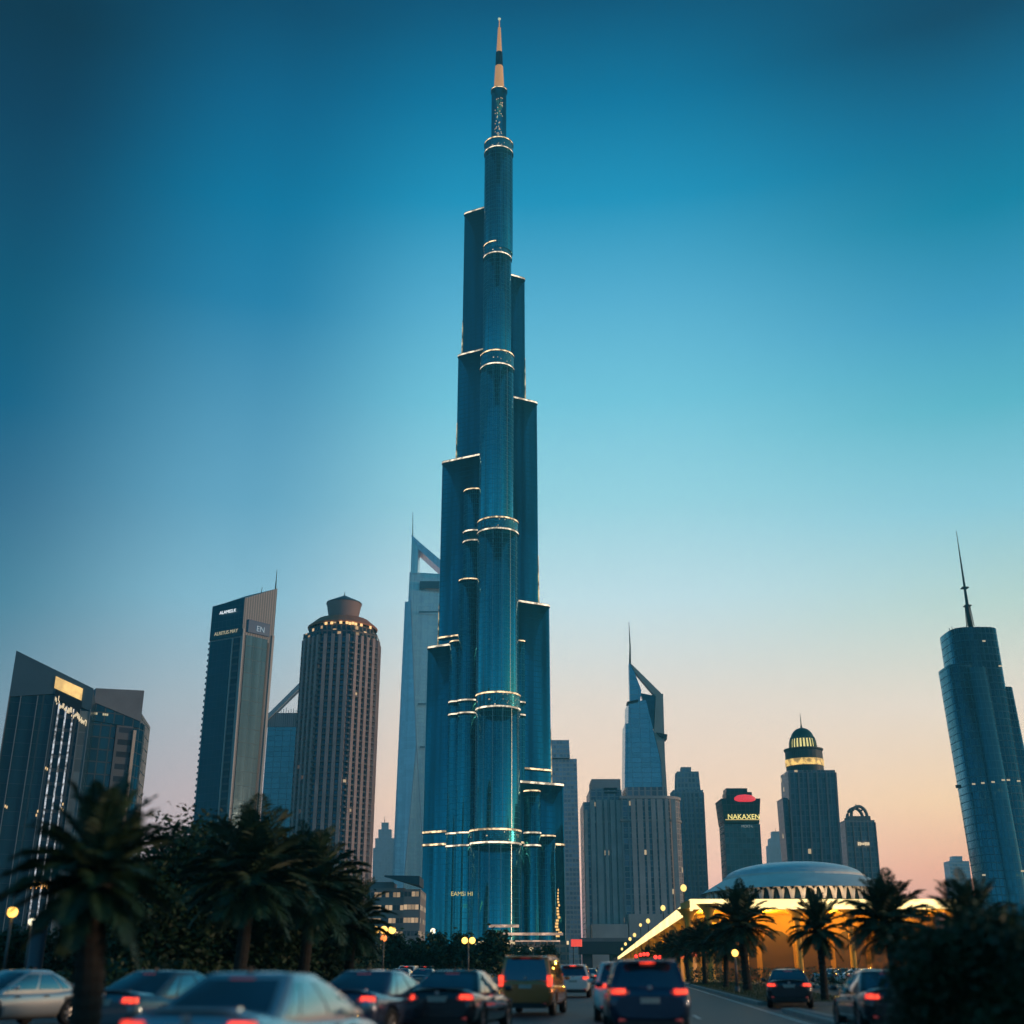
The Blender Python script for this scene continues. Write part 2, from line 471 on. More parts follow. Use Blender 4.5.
# kerbs
M_kerb = pmat('kerb_stone', (.34, .32, .3), .8, noise=.3, nscale=2)
M_grass = pmat('grass_soil', (.035, .05, .018), .95, noise=.5, nscale=4, bump=.5)
def island(name, pts, top_mat, h=.14, kerb=.28):
    k = MB()
    k.prism(pts, -.12, h - .1, mi=0, capmi=0)
    inner = grow(pts, -kerb)
    k.prism(inner, h - .1, h - .07, mi=1)
    k.build(name, [M_kerb, top_mat], kind='structure')
def strip(fx, w, y0, y1, k):
    l = [(fx(y0 + (y1 - y0) * i / k), y0 + (y1 - y0) * i / k) for i in range(k + 1)]
    r = [(x + w, y) for x, y in l]
    return r[:1] + r[1:] + l[::-1]
island('verge_kerb', strip(kerbx, 5.5, 54, 150, 10), M_grass)
island('verge_kerb', strip(kerbx, .7, 30, 46, 5), M_conc)
island('verge_kerb', [(7.6, 12), (12.6, 12), (13.4, 26), (11.5, 28), (8.6, 27)], M_grass)
island('median_kerb', [(-8.6, 17.5), (-7.2, 17.5), (-6.9, 25), (-8.2, 25)], M_grass)
island('pavement', [(kerbx(20) + 13.2, 20), (60, 20), (70, 135), (kerbx(135) + 9.5, 135), (kerbx(60) + 10.2, 60)], pmat('paving', (.2, .185, .17), .7, noise=.2, nscale=1.5))
island('pavement', [(-70, 5), (-27.2, 5), (-27.2 + 300 * HD, 300), (-60, 300)], M_grass)

# ================================================================== MAIN TOWER
YT = 835
def main_tower():
    o = (XA(497, 930, YT), YT, 0)
    T = thing('skyscraper', 'very tall stepped teal glass tower with glowing bands and golden spire, tallest of all', 'skyscraper', o)
    G = facade('teal_glass', (.06, .52, .58), (.05, .40, .46), 1.6, 4.0, .10, .08, lit=.0, rough=.09, metal=.88, var=.05, frough=.35, fmetal=.6, streak=.5, warp=.02, streakscale=.22)
    G2 = facade('teal_glass_wing', (.05, .47, .55), (.035, .39, .47), 1.6, 4.0, .10, .14, lit=.0, rough=.12, metal=.88, var=.08, frough=.2, fmetal=.85, streak=.6, warp=.03, streakscale=.15)
    LV = facade('louvre', (.03, .36, .44), (.02, .2, .26), 1.0, 1.2, .3, .3, rough=.25, metal=.85, var=.5, lit=.05, lits=.8)
    FN = pmat('fin_metal', (.35, .42, .42), .25, .95)
    def lx(px, row, Y): return XA(px, row, Y) - o[0]
    NY = -16
    Yn = YT + NY
    segs = [(975, 835, 469.5, 521), (835, 699, 475.5, 520), (699, 522, 477, 518), (522, 357, 480, 513.5), (357, 247, 483.5, 511), (247, 141, 484.5, 512.5)]
    noses = []
    for r0, r1, a, b in segs:
        mid = (min(r0, 930) + r1) / 2
        xa, xb = lx(a, mid, Yn), lx(b, mid, Yn)
        rad = (xb - xa) / 2; cx = (xa + xb) / 2
        z0 = 0 if r0 > 960 else ZA(r0, Yn - rad); z1 = ZA(r1, Yn - rad)
        noses.append((cx, NY, rad, z0, z1))
    for i, (cx, cy, rad, z0, z1) in enumerate(noses):
        mb = MB(); fp = sup(cx, cy, rad, rad, 2.0, 56)
        mb.prism(fp, z0 if i == 0 else noses[i - 1][4], z1, sm=True, capmi=1)
        # slender vertical fins
        for k in range(0, 56, 4):
            p = fp[k]
            mb.box((p[0], p[1], (z0 + z1) / 2), (.35, .35, z1 - z0 - 1), rz=2 * PI * k / 56, mi=2)
        mb.build('core_shaft', [G, M_roofdk, FN], T)
    # wings: (root, [(px left, top row)])
    def tier(px, row, side, t, ry, prev_z):
        s = -1 if side == 'L' else 1
        root = (s * 2, ry)
        Yt = YT + ry + 12
        xe = lx(px, row + 20, Yt)
        tcx = xe - s * t
        tip = (tcx, ry + abs(tcx - root[0]) * .5)
        z = ZA(row, YT + tip[1] - 3)
        fp = wing(root, tip, t, 14)
        return fp, z
    L = [(466, 214, 7.5), (460, 356, 8.5), (444, 463, 9.5), (429.5, 648, 11)]
    Rr = [(523, 279, 7.5), (535, 403, 8.5), (547, 606, 10), (561, 785, 11)]
    zb_ = 0
    for side, arr in (('L', L), ('R', Rr)):
        for i, (px, row, t) in enumerate(arr):
            fp, z = tier(px, row, side, t, 6 - i * 1.5, 0)
            mb = MB(); mb.prism(fp, 0, z, capmi=1, sm=True)
            # thin parapet screen
            mb.build('wing', [G2 if side == 'L' else G2, M_roofdk], T)
            lb = MB(); lstrip(lb, fp, z - 1.0, 1.3, .35)
            lb.build('light_band', [M_strip2, M_dark], T)
            if i == 3:
                for rw in ((829, 842) if side == 'L' else (842,)):
                    lb = MB(); lstrip(lb, fp, ZA(rw, YT - 8) - .6, 1.2, .4); lb.build('light_band', [M_strip, M_dark], T)
            if i == 2 and side == 'L':
                lb = MB(); lstrip(lb, fp, ZA(633, YT - 2), 1.1, .4); lb.build('light_band', [M_strip, M_dark], T)
            if i == 2 and side == 'R':
                for rw in (769, 783):
                    lb = MB(); lstrip(lb, fp, ZA(rw, YT), 1.1, .4); lb.build('light_band', [M_strip, M_dark], T)
    # bays standing between the wings and the core: px left, px right, top row, dy
    bays = [(463, 486, 488, 1), (456, 480, 578, -1), (447, 468, 640, 3), (512, 526, 640, 3), (524, 541, 790, -4), (537, 556, 835, 2)]
    for a, b, row, dy in bays:
        Yb = YT + dy
        mid = (row + 930) / 2 if row > 500 else row + 60
        xa, xb = lx(a, mid, Yb), lx(b, mid, Yb); rad = (xb - xa) / 2
        z = ZA(row, Yb - rad)
        fp = sup((xa + xb) / 2, dy, rad, rad, 2.2, 32)
        mb = MB(); mb.prism(fp, 0, z, capmi=1, sm=True); mb.build('bay_shaft', [G, M_roofdk], T)
        lb = MB(); lstrip(lb, fp, z - .8, .9, .25); lb.build('light_band', [M_strip, M_dark], T)
        for rw in (519, 529, 693, 706, 829, 842):
            if a > 520 or rw <= row + 4 or b < 455: continue
            lb = MB(); lstrip(lb, fp, ZA(rw, Yn - 15) - .5, 1.0, .3); lb.build('light_band', [M_strip2, M_dark], T)
        if 520 < a < 535:
            for rw in (829, 842):
                lb = MB(); lstrip(lb, fp, ZA(rw, Yn - 15) - .5, 1.0, .3); lb.build('light_band', [M_strip2, M_dark], T)
    # glowing tapers stand for floodlight on a tier's edge, above the setback below it
    up = glowmat('tier_edge_glow', (1.0, .70, .38), 1.0, .97, (.16, 1))
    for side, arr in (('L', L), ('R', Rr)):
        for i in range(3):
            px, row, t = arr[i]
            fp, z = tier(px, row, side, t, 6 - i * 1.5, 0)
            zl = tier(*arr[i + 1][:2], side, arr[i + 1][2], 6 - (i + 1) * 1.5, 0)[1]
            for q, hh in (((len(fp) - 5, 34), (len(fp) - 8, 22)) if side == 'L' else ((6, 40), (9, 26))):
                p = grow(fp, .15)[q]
                m = MB(); m.prism(sup(p[0], p[1], .55, .55, 2, 8), zl, zl + hh, b=sup(p[0], p[1], .15, .15, 2, 8)); m.build('tier_edge_glow', up, T)
    # mechanical floors with a light band above and below, on the core
    for (ra, rb), (cx, cy, rad, z0, z1) in zip([(829, 842), (692, 706), (517, 528), (350, 363), (241, 252), (137, 146)], noses):
        Yf = Yn - rad
        za, zc = ZA(rb, Yf), ZA(ra, Yf)
        fp = sup(cx, cy, rad + .05, rad + .05, 2, 56)
        lv = MB(); ringstrip(lv, fp, za + .3, zc - za - .6, .25); lv.build('louvre_band', [LV], T)
        lb = MB(); lstrip(lb, fp, za - .6, 1.1, .55); lb.build('light_band', [M_strip2, M_dark], T)
        lb = MB(); lstrip(lb, fp, zc - .5, 1.1, .55); lb.build('light_band', [M_strip, M_dark], T)
    # crown and spire
    cx = noses[-1][0]; zt = noses[-1][4]
    Yf = Yn
    def rr(a, b, row): return (lx(b, row, Yf) - lx(a, row, Yf)) / 2
    z1 = ZA(92, Yf)
    mb = MB(); fp = sup(cx, NY, rr(492, 507, 115), rr(492, 507, 115), 2.4, 32); mb.prism(fp, zt - 3, z1, sm=True, capmi=1)
    mb.build('upper_drum', [G2, M_roofdk], T)
    lb = MB(); lstrip(lb, grow(fp, .1), z1 - .5, .9, .4); lb.build('light_band', [M_strip, M_dark], T)
    dl = MB()
    rnd = random.Random(4)
    for k in range(46):
        a = rnd.uniform(-2.1, -1.0); r_ = rr(492, 507, 115) + .15
        zz = rnd.uniform(zt + 3, z1 - 10)
        dl.box((cx + r_ * math.cos(a), NY + r_ * math.sin(a), zz), (.6, .25, .8), rz=a + PI / 2)
    dl.build_each('window_light', glowmat('small_win', (1, .62, .3), .8), T)
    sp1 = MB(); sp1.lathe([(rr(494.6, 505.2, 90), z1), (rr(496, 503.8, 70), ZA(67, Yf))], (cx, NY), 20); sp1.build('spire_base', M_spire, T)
    sp2 = MB(); sp2.lathe([(rr(496.2, 503.6, 67), ZA(67, Yf)), (rr(496.6, 503.2, 60), ZA(53, Yf)), (.1, ZA(53, Yf) + .1)], (cx, NY), 20); sp2.build('spire_collar', M_dark, T)
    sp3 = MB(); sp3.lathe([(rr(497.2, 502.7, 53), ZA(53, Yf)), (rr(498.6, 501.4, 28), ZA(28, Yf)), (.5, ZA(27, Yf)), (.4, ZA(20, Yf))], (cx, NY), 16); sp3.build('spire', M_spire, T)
    fb = MB(); fb.ball((cx, NY, ZA(19, Yf)), 1.3, 10); fb.build('beacon', glowmat('beacon_light', (.7, .8, .5), .8), T)
    # podium
    pd = MB(); pd.prism([(-20, -46), (46, -50), (48, 10), (-20, 10)], 0, ZA(941, YT - 48), capmi=1)
    pd.build('podium', [facade('podium_glass', (.08, .1, .11), (.3, .24, .2), 4, 4.5, .2, .35, lit=.35, lits=1.2, metal=.2), M_conc], T)
    for a, b, row, dy, h in ((489, 519, 926, -40, 1.6), (494, 563, 934, -51, 1.5), (500, 560, 941, -51.5, .8)):
        Yq = YT + dy
        mb = MB(); mb.box(((lx(a, row, Yq) + lx(b, row, Yq)) / 2, dy, ZA(row, Yq)), (lx(b, row, Yq) - lx(a, row, Yq), 3, h)); mb.build('canopy_light', glowmat('podium_strip', (1, .62, .42), .9, .6, (.25, 1)), T)
    mb = MB()
    for k in range(16):
        zz = ZA(936, YT - 25) + k * 1.9
        mb.box((lx(558 + .05 * k + rnd.uniform(-2, 2) * (1 - k / 16), 930, YT - 25), -27, zz), (2.4 * (1 - k / 20), 1, 1.3))
    mb.build_each('feature_light', glowmat('feature_gold', (1, .55, .15), 1.3), T)
    for body, px0, row, s in (('EAMSi HI', 449, 893, 3.0),):
        Yq = Yn - 15
        text_mesh(body, s * 1.25, 'sign', glowmat('sign_yellow', (.9, .75, .25), .8), T, (lx(462, row, Yq), NY - 17.5, ZA(row + 3, Yq)), depth=.2)
main_tower()

# ================================================================== GENERIC HELPERS FOR TOWERS
def corners(pxl, pxc, pxr, row, Y, dl, dr, o):
    """outline of a rectangular-ish plan seen corner-on (ccw): left, near corner, right, back"""
    Lp = (XA(pxl, row, Y + dl) - o[0], Y + dl - o[1]); Cp = (XA(pxc, row, Y) - o[0], Y - o[1]); Rp = (XA(pxr, row, Y + dr) - o[0], Y + dr - o[1])
    B = (Lp[0] + Rp[0] - Cp[0], Lp[1] + Rp[1] - Cp[1])
    return [Lp, Cp, Rp, B]
def corners2(pxl, pxc, pxr, rows, Y, dl, dr, o):
    Lp = (XA(pxl, rows[0], Y + dl) - o[0], Y + dl - o[1]); Cp = (XA(pxc, rows[1], Y) - o[0], Y - o[1]); Rp = (XA(pxr, rows[2], Y + dr) - o[0], Y + dr - o[1])
    B = (Lp[0] + Rp[0] - Cp[0], Lp[1] + Rp[1] - Cp[1])
    return [Lp, Cp, Rp, B]
def lerp2(a, b, t): return tuple(a[i] + (b[i] - a[i]) * t for i in range(len(a)))
def outward(a, b, d):
    e = Vector((b[0] - a[0], b[1] - a[1])).normalized()
    return (e.y * d, -e.x * d)
def wallbox(mb, a, b, t0, t1, z0, z1, d0, d1, mi=0):
    """a box on the wall a->b between fractions t0,t1 and heights z0,z1, from depth d0 to d1 outside the wall"""
    p, q = lerp2(a, b, t0), lerp2(a, b, t1)
    n0 = outward(a, b, d0); n1 = outward(a, b, d1)
    fp = [(p[0] + n1[0], p[1] + n1[1]), (q[0] + n1[0], q[1] + n1[1]), (q[0] + n0[0], q[1] + n0[1]), (p[0] + n0[0], p[1] + n0[1])]
    mb.prism(fp, z0, z1, mi=mi, bottom=True)
def wallquad(mb, a, b, t0, t1, zl0, zl1, zr0, zr1, d, mi=0, thick=.4):
    p, q = lerp2(a, b, t0), lerp2(a, b, t1); n1 = outward(a, b, d); n0 = outward(a, b, d - thick)
    fp = [(p[0] + n1[0], p[1] + n1[1]), (q[0] + n1[0], q[1] + n1[1]), (q[0] + n0[0], q[1] + n0[1]), (p[0] + n0[0], p[1] + n0[1])]
    mb.prism(fp, [zl0, zr0, zr0, zl0], [zl1, zr1, zr1, zl1], mi=mi, bottom=True)

# ------------------------------------------------------------------ A: slab pair on the far left
def tower_left():
    Y = 330; o = (XA(60, 930, Y), Y, 0)
    T = thing('office_tower', 'dark tower with slanted roof, yellow lit sign and strings of lights, far left', 'office tower', o)
    gl = facade('left_glass', (.008, .045, .075), (.03, .07, .1), 9, 3.8, .05, .03, rough=.22, metal=.12, var=.1, streak=.25, warp=.06)
    dk = facade('left_dark', (.012, .02, .04), (.05, .07, .09), 3, 3.8, .2, .25, lit=.02, rough=.15, metal=.3, var=.4)
    pn = pmat('panel_grey', (.055, .12, .17), .55, noise=.12, nscale=.15)
    gy = facade('left_grey', (.16, .19, .2), (.2, .22, .23), 2, 3.8, .1, .1, metal=.1, rough=.4)
    a = (XA(-1, 760, Y) - o[0], 0); b = (XA(89.5, 720, Y + 8) - o[0], 8)
    aT = (XA(9, 760, Y) - o[0], 0)
    fp = [a, b, (b[0] - 9, b[1] + 30), (a[0] - 2, a[1] + 30)]
    zl, zr = ZA(651, Y), ZA(689, Y + 8)
    mb = MB(); mb.prism(fp, 0, [zl - .3, zr - .3, zr - .3, zl - .3], mi=0)
    mb.build('body', [gl], T)
    zp_l, zp_m, zp_r = ZA(697, Y), ZA(694, Y + 4), ZA(712, Y + 8)
    mb = MB(); wallquad(mb, a, b, 0, .52, zp_l, zl, zp_m, zl + (zr - zl) * .52, .6, thick=.8)
    wallquad(mb, a, b, .52, 1, zp_m, zl + (zr - zl) * .52, zp_r, zr, .6, thick=.8)
    mb.build('roof_screen', [pn], T)
    mb = MB(); wallbox(mb, a, b, .55, .86, 0, ZA(705, Y + 5), 0, .8); mb.build('dark_bay', [dk], T)
    mb = MB(); wallbox(mb, a, b, .88, 1.0, 0, ZA(712, Y + 8), 0, .9); mb.build('grey_bay', [gy], T)
    for t in (.004, .14, .34, .54, .875, .996):
        mb = MB(); wallbox(mb, a, b, t - .005, t + .005, 0, ZA(696 if t < .6 else 710, Y + 8 * t), 0, .75 if t < .6 else 1.2); mb.build('pilaster', [pmat('pilaster_metal', (.2, .25, .29), .5)], T)
    lm = glowmat('string_light', (.75, .82, .9), .8, .95, (.9, 1))
    for t in (.61, .70, .79):
        mb = MB(); wallbox(mb, a, b, t - .010, t + .010, 8, ZA(704 + (t - .6) * 30, Y + 8 * t), .8, 1.2); mb.build('light_string', [lm], T)
    # lit sign panel
    def zz(t, off): return zl + (zr - zl) * t - off
    mb = MB(); wallquad(mb, a, b, .52, .87, zz(.52, 5.2), zz(.52, 1.8), zz(.87, 5.0), zz(.87, 1.6), 1.1, thick=.5)
    mb.build('lit_sign', glowmat('sign_amber', (1, .62, .2), 1.15, .35, (.3, 1)), T)
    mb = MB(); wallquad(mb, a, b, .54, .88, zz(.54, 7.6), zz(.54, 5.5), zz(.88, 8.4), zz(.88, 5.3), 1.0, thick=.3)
    mb.build('sign_shadow_plate', M_dark, T)  # dark plate put in for the shaded gap under the sign
    mb = MB(); rnd = random.Random(3)
    for k in range(34):
        t = .55 + .42 * k / 34; z = zz(t, 8.2 + (t - .55) * 4) - rnd.random() * 2.0
        wallbox(mb, a, b, t, t + .009, z, z + .4 + rnd.random() * 1.2, 1.2, 1.5)
    mb.build_each('garland_light', glowmat('garland', (1, .8, .5), .95), T)
    # small lit groups
    mb = MB()
    for t, row in ((.55, 770), (.57, 771), (.80, 810), (.82, 812), (.52, 817), (.53, 813), (.81, 806), (.17, 809), (.15, 808)):
        z = ZA(row, Y + 8 * t); wallbox(mb, a, b, t, t + .014, z, z + .7, 1.3, 1.5)
    mb.build_each('window_light', glowmat('small_win2', (1, .66, .3), .9), T)
    # lower entrance with orange lights
    mb = MB()
    for k in range(9):
        t = .58 + k * .03; z = ZA(889, Y + 5) + (k % 2) * .5; wallbox(mb, a, b, t, t + .014, z, z + 1.4, 1.3, 1.7)
    mb.build_each('entrance_light', M_gold, T)
tower_left()

def tower_left_annex():
    Y = 365; o = (XA(115, 930, Y), Y, 0)
    T = thing('office_tower', 'dark tower with flat grey top and one bright vertical fin, beside the slanted one', 'office tower', o)
    gl = facade('annex_glass', (.01, .08, .13), (.05, .08, .1), 3, 3.8, .12, .1, rough=.12, metal=.5, var=.2, streak=.2)
    pn = pmat('panel_grey2', (.17, .20, .24), .6, noise=.15, nscale=.15)
    gy = facade('annex_grey', (.03, .045, .07), (.13, .15, .18), 40, 3.8, .02, .55, metal=.2, rough=.3)
    a = (XA(91, 740, Y) - o[0], -2); b = (XA(138, 740, Y + 6) - o[0], 6)
    fp = [a, b, (b[0] - 4, b[1] + 24), (a[0] - 4, 28)]
    zt = ZA(690, Y); zb = ZA(722, Y + 6)
    mb = MB(); mb.prism(fp, 0, zt - 6); mb.build('body', [gl], T)
    mb = MB(); wallquad(mb, a, b, 0, 1, ZA(704, Y), zt, zb, ZA(691, Y + 6), .8, thick=26); mb.build('roof_screen', [pn], T)
    # underside wedge, darker glass
    mb = MB(); wallquad(mb, a, b, .04, .98, ZA(722, Y), ZA(704, Y), zb - 2, zb, .5, thick=.5); mb.build('soffit_glass', [gl], T)
    mb = MB(); wallbox(mb, a, b, .52, .86, 0, ZA(724, Y), 0, .6); mb.build('balcony_bay', [gy], T)
    mb = MB(); wallbox(mb, a, b, .86, .92, 0, ZA(731, Y + 5), 0, 1.6); mb.build('fin', pmat('pale_fin', (.7, .55, .45), .4, noise=.1), T)
    c = (b[0] + 1.5, b[1] - 1)
    mb = MB(); mb.prism(sup(b[0] - 3.0, b[1] + 4, 3.2, 4.5, 2, 16), 0, ZA(722, Y + 6), sm=True); mb.build('corner_drum', [gl], T)
    mb = MB()
    for t in (.02, .06, .2, .24, .28): wallbox(mb, a, b, t, t + .03, ZA(716, Y), ZA(714, Y), .8, 1.1)
    mb.build_each('window_light', glowmat('small_win3', (.9, .8, .5), .5), T)
tower_left_annex()

# ------------------------------------------------------------------ B: dark tower with grey crown
def tower_sign():
    Y = 640; o = (XA(235, 930, Y), Y, 0)
    T = thing('office_tower', 'dark tower with raked grey ribbed top, thin mast and blue sign', 'office tower', o)
    dl, dr = 12, 16
    fb = corners2(194, 232, 259, (830, 800, 800), Y, dl, dr, o)
    fb2 = corners2(213, 245, 277.5, (607, 598, 589), Y, dl, dr, o)
    # plan: walls stay upright, use the top survey and keep a slight batter
    fb = [lerp2(fb2[i], fb[i], .7) for i in range(4)]
    rows = (609, 598, 589, 600)
    zt = [ZA(607, Y + dl), ZA(598, Y), ZA(588.5, Y + dr), ZA(596, Y + dl + dr)]
    dark = facade('btower_dark', (.008, .07, .11), (.012, .07, .11), 3, 3.9, .05, .05, rough=.25, metal=.35, var=.12, warp=.04)
    grey = facade('btower_grey', (.26, .25, .26), (.5, .46, .44), 1.6, 90, .35, .0, rough=.6, metal=.1, var=.05)
    glass = facade('btower_glass', (.14, .22, .28), (.1, .16, .18), 5, 7.8, .03, .03, rough=.05, metal=.85, var=.06, warp=.12, streak=.3)
    zc = ZA(632, Y)
    mb = MB(); mb.prism(fb, 0, zc, b=[lerp2(fb[i], fb2[i], .9) for i in range(4)], mi=0); mb.build('body', [grey], T)
    tb = [lerp2(fb[i], fb2[i], .9) for i in range(4)]
    cr = MB()
    cr.prism(tb, zc + .003, zt, b=fb2, mi=1)
    cr.build('crown', [dark, grey], T)
    a0, b0 = tb[0], tb[1]; a1, b1 = tb[1], tb[2]
    def wb(name, mat, A, B, t0, t1, z0, z1, d0, d1, z1r=None):
        m = MB(); 
        fa = lerp2(fb[A], fb[B], 0), lerp2(fb[A], fb[B], 1)
        lo = [lerp2(fb[A], fb[B], t0), lerp2(fb[A], fb[B], t1)]; hi = [lerp2(fb2[A], fb2[B], t0), lerp2(fb2[A], fb2[B], t1)]
        zt_ = ZA(598, Y)
        def at(i, z): return lerp2(lo[i], hi[i], z / zt_)
        n1 = outward(fb2[A], fb2[B], d1); n0 = outward(fb2[A], fb2[B], d0)
        def ring(z): 
            p, q = at(0, z), at(1, z)
            return [(p[0] + n1[0], p[1] + n1[1]), (q[0] + n1[0], q[1] + n1[1]), (q[0] + n0[0], q[1] + n0[1]), (p[0] + n0[0], p[1] + n0[1])]
        zr = z1 if z1r is None else z1r
        m.prism(ring(z0), z0, [z1, zr, zr, z1], b=ring(z1), bottom=True)
        return m.build(name, mat, T)
    wb('dark_wall', dark, 0, 1, 0, 1, zc - 2, zt[0] + .2, -.5, .4, zt[1] + .2)
    wb('corner_trim', pmat('btrim', (.55, .5, .48), .5), 1, 2, .0, .035, 0, zc + 2, 0, .9)
    wb('corner_trim', pmat('btrim', (.55, .5, .48), .5), 1, 2, .93, 1.0, 0, zc + 2, 0, .9)
    wb('corner_trim', pmat('btrim', (.55, .5, .48), .5), 0, 1, .72, .75, 0, zc - 3, 0, .7)
    wb('curtain_wall', dark, 0, 1, .04, .70, 0, zc - 3, -.5, .5)
    wb('balcony_bay', facade('btower_bay', (.01, .03, .06), (.1, .12, .14), 30, 3.9, .0, .3, rough=.3, metal=.2), 0, 1, .76, .94, 0, zc - 3, -.5, .3)
    wb('mirror_wall', glass, 1, 2, .12, .80, 0, ZA(634, Y), -.5, .4)
    wb('mirror_edge', M_dark, 1, 2, .80, .85, 0, ZA(637, Y), -.5, .5)
    wb('blue_sign', pmat('blue_sign', (.01, .07, .16), .35, emit=(.05, .3, .6), es=.05), 1, 2, .14, .82, ZA(631, Y), ZA(618.5, Y), 0, 1.2)
    n1 = outward(fb2[1], fb2[2], 1.5)
    ang = math.atan2(fb2[2][1] - fb2[1][1], fb2[2][0] - fb2[1][0])
    p = lerp2(fb2[1], fb2[2], .52)
    text_mesh('EN', 4.6, 'sign_letters', glowmat('pale_sign', (.45, .7, .85), .45), T, (p[0] + n1[0], p[1] + n1[1], ZA(628.5, Y)), (R(90), 0, ang), .1)
    n1 = outward(fb2[0], fb2[1], 1.4)
    ang = math.atan2(fb2[1][1] - fb2[0][1], fb2[1][0] - fb2[0][0])
    p = lerp2(fb2[0], fb2[1], .55)
    text_mesh('ALAMISS.K', 2.7, 'sign_letters', glowmat('white_sign', (.85, .95, 1), 1.1), T, (p[0] + n1[0], p[1] + n1[1], ZA(611, Y)), (R(90), 0, ang), .1)
    text_mesh('ALRITUS MAY', 2.9, 'sign_letters', glowmat('cream_sign', (.8, .72, .45), .5), T, (p[0] + n1[0], p[1] + n1[1], ZA(632, Y)), (R(90), 0, ang), .1)
    # balconies on the left flank
    nf = outward(fb2[3], fb2[0], 1)
    for k in range(58):
        z = 14 + k * 3.35
        if z > zc - 2: break
        t = z / ZA(598, Y)
        A_ = lerp2(lerp2(fb[3], fb2[3], t), lerp2(fb[0], fb2[0], t), .55); B_ = lerp2(fb[0], fb2[0], t)
        m = MB()
        q = [(A_[0] + nf[0] * 1.3, A_[1] + nf[1] * 1.3), (B_[0] + nf[0] * 1.3, B_[1] + nf[1] * 1.3), B_, A_]
        m.prism(q, z, z + 1.2, bottom=True); m.build('balcony', pmat('bal_dark', (.1, .14, .17), .6), T)
    mb = MB(); p = lerp2(fb2[1], fb2[2], .9)
    mb.tube([(p[0], p[1] + 3, zt[2] - 3), (p[0], p[1] + 3, ZA(569, Y + dr))], [.5, .12], 6); 
    mb.tube([(p[0] - 8, p[1], zt[2] - 6), (p[0] - 7.2, p[1], ZA(588, Y + dr))], [.3, .15], 5)
    mb.build('mast', M_dark, T)
tower_sign()

# ------------------------------------------------------------------ C: tower with diagonal arm, between
def tower_arm():
    Y = 900; o = (XA(280, 930, Y), Y, 0)
    T = thing('office_tower', 'blue grey glass tower with a diagonal roof truss, half hidden behind the balcony tower', 'office tower', o)
    fb = [(XA(259, 840, Y) - o[0], 0), (XA(303, 840, Y) - o[0], 0), (XA(303, 840, Y) - o[0], 40), (XA(259, 840, Y) - o[0], 40)]
    gl = facade('arm_glass', (.12, .30, .38), (.12, .26, .34), 6, 4, .06, .08, rough=.25, metal=.75, var=.1)
    zt = ZA(727, Y)
    mb = MB(); mb.prism(fb, 0, zt); mb.build('body', [gl], T)
    mb = MB(); mb.prism(grow(fb, .5), zt + .003, ZA(713, Y)); mb.build('crown', [facade('arm_crown', (.2, .21, .23), (.34, .34, .36), 1.6, 50, .45, .02, metal=.1, rough=.6)], T)
    mb = MB(); x0, x1 = XA(267, 715, Y) - o[0], XA(306, 680, Y) - o[0]
    mb.bar((x0, -1, ZA(719, Y)), (x1, -1, ZA(680, Y)), 2.4, 3.2); mb.bar((x0 + 2, 3, ZA(719, Y)), (x1, 3, ZA(683, Y)), 1.2, 1.2)
    xv = XA(299, 700, Y) - o[0]
    mb.bar((xv, -1, ZA(713, Y)), (xv, -1, ZA(686, Y)), .8, .8)
    mb.build('roof_truss', pmat('truss', (.5, .55, .58), .5), T)
    mb = MB()
    for k in range(10):
        x = XA(280 + k * 2.5, 713, Y) - o[0]; mb.tube([(x, 4, ZA(713, Y)), (x, 4, ZA(709 - (k % 3), Y))], .25, 5)
    mb.build_each('aerial', M_steel, T)
tower_arm()

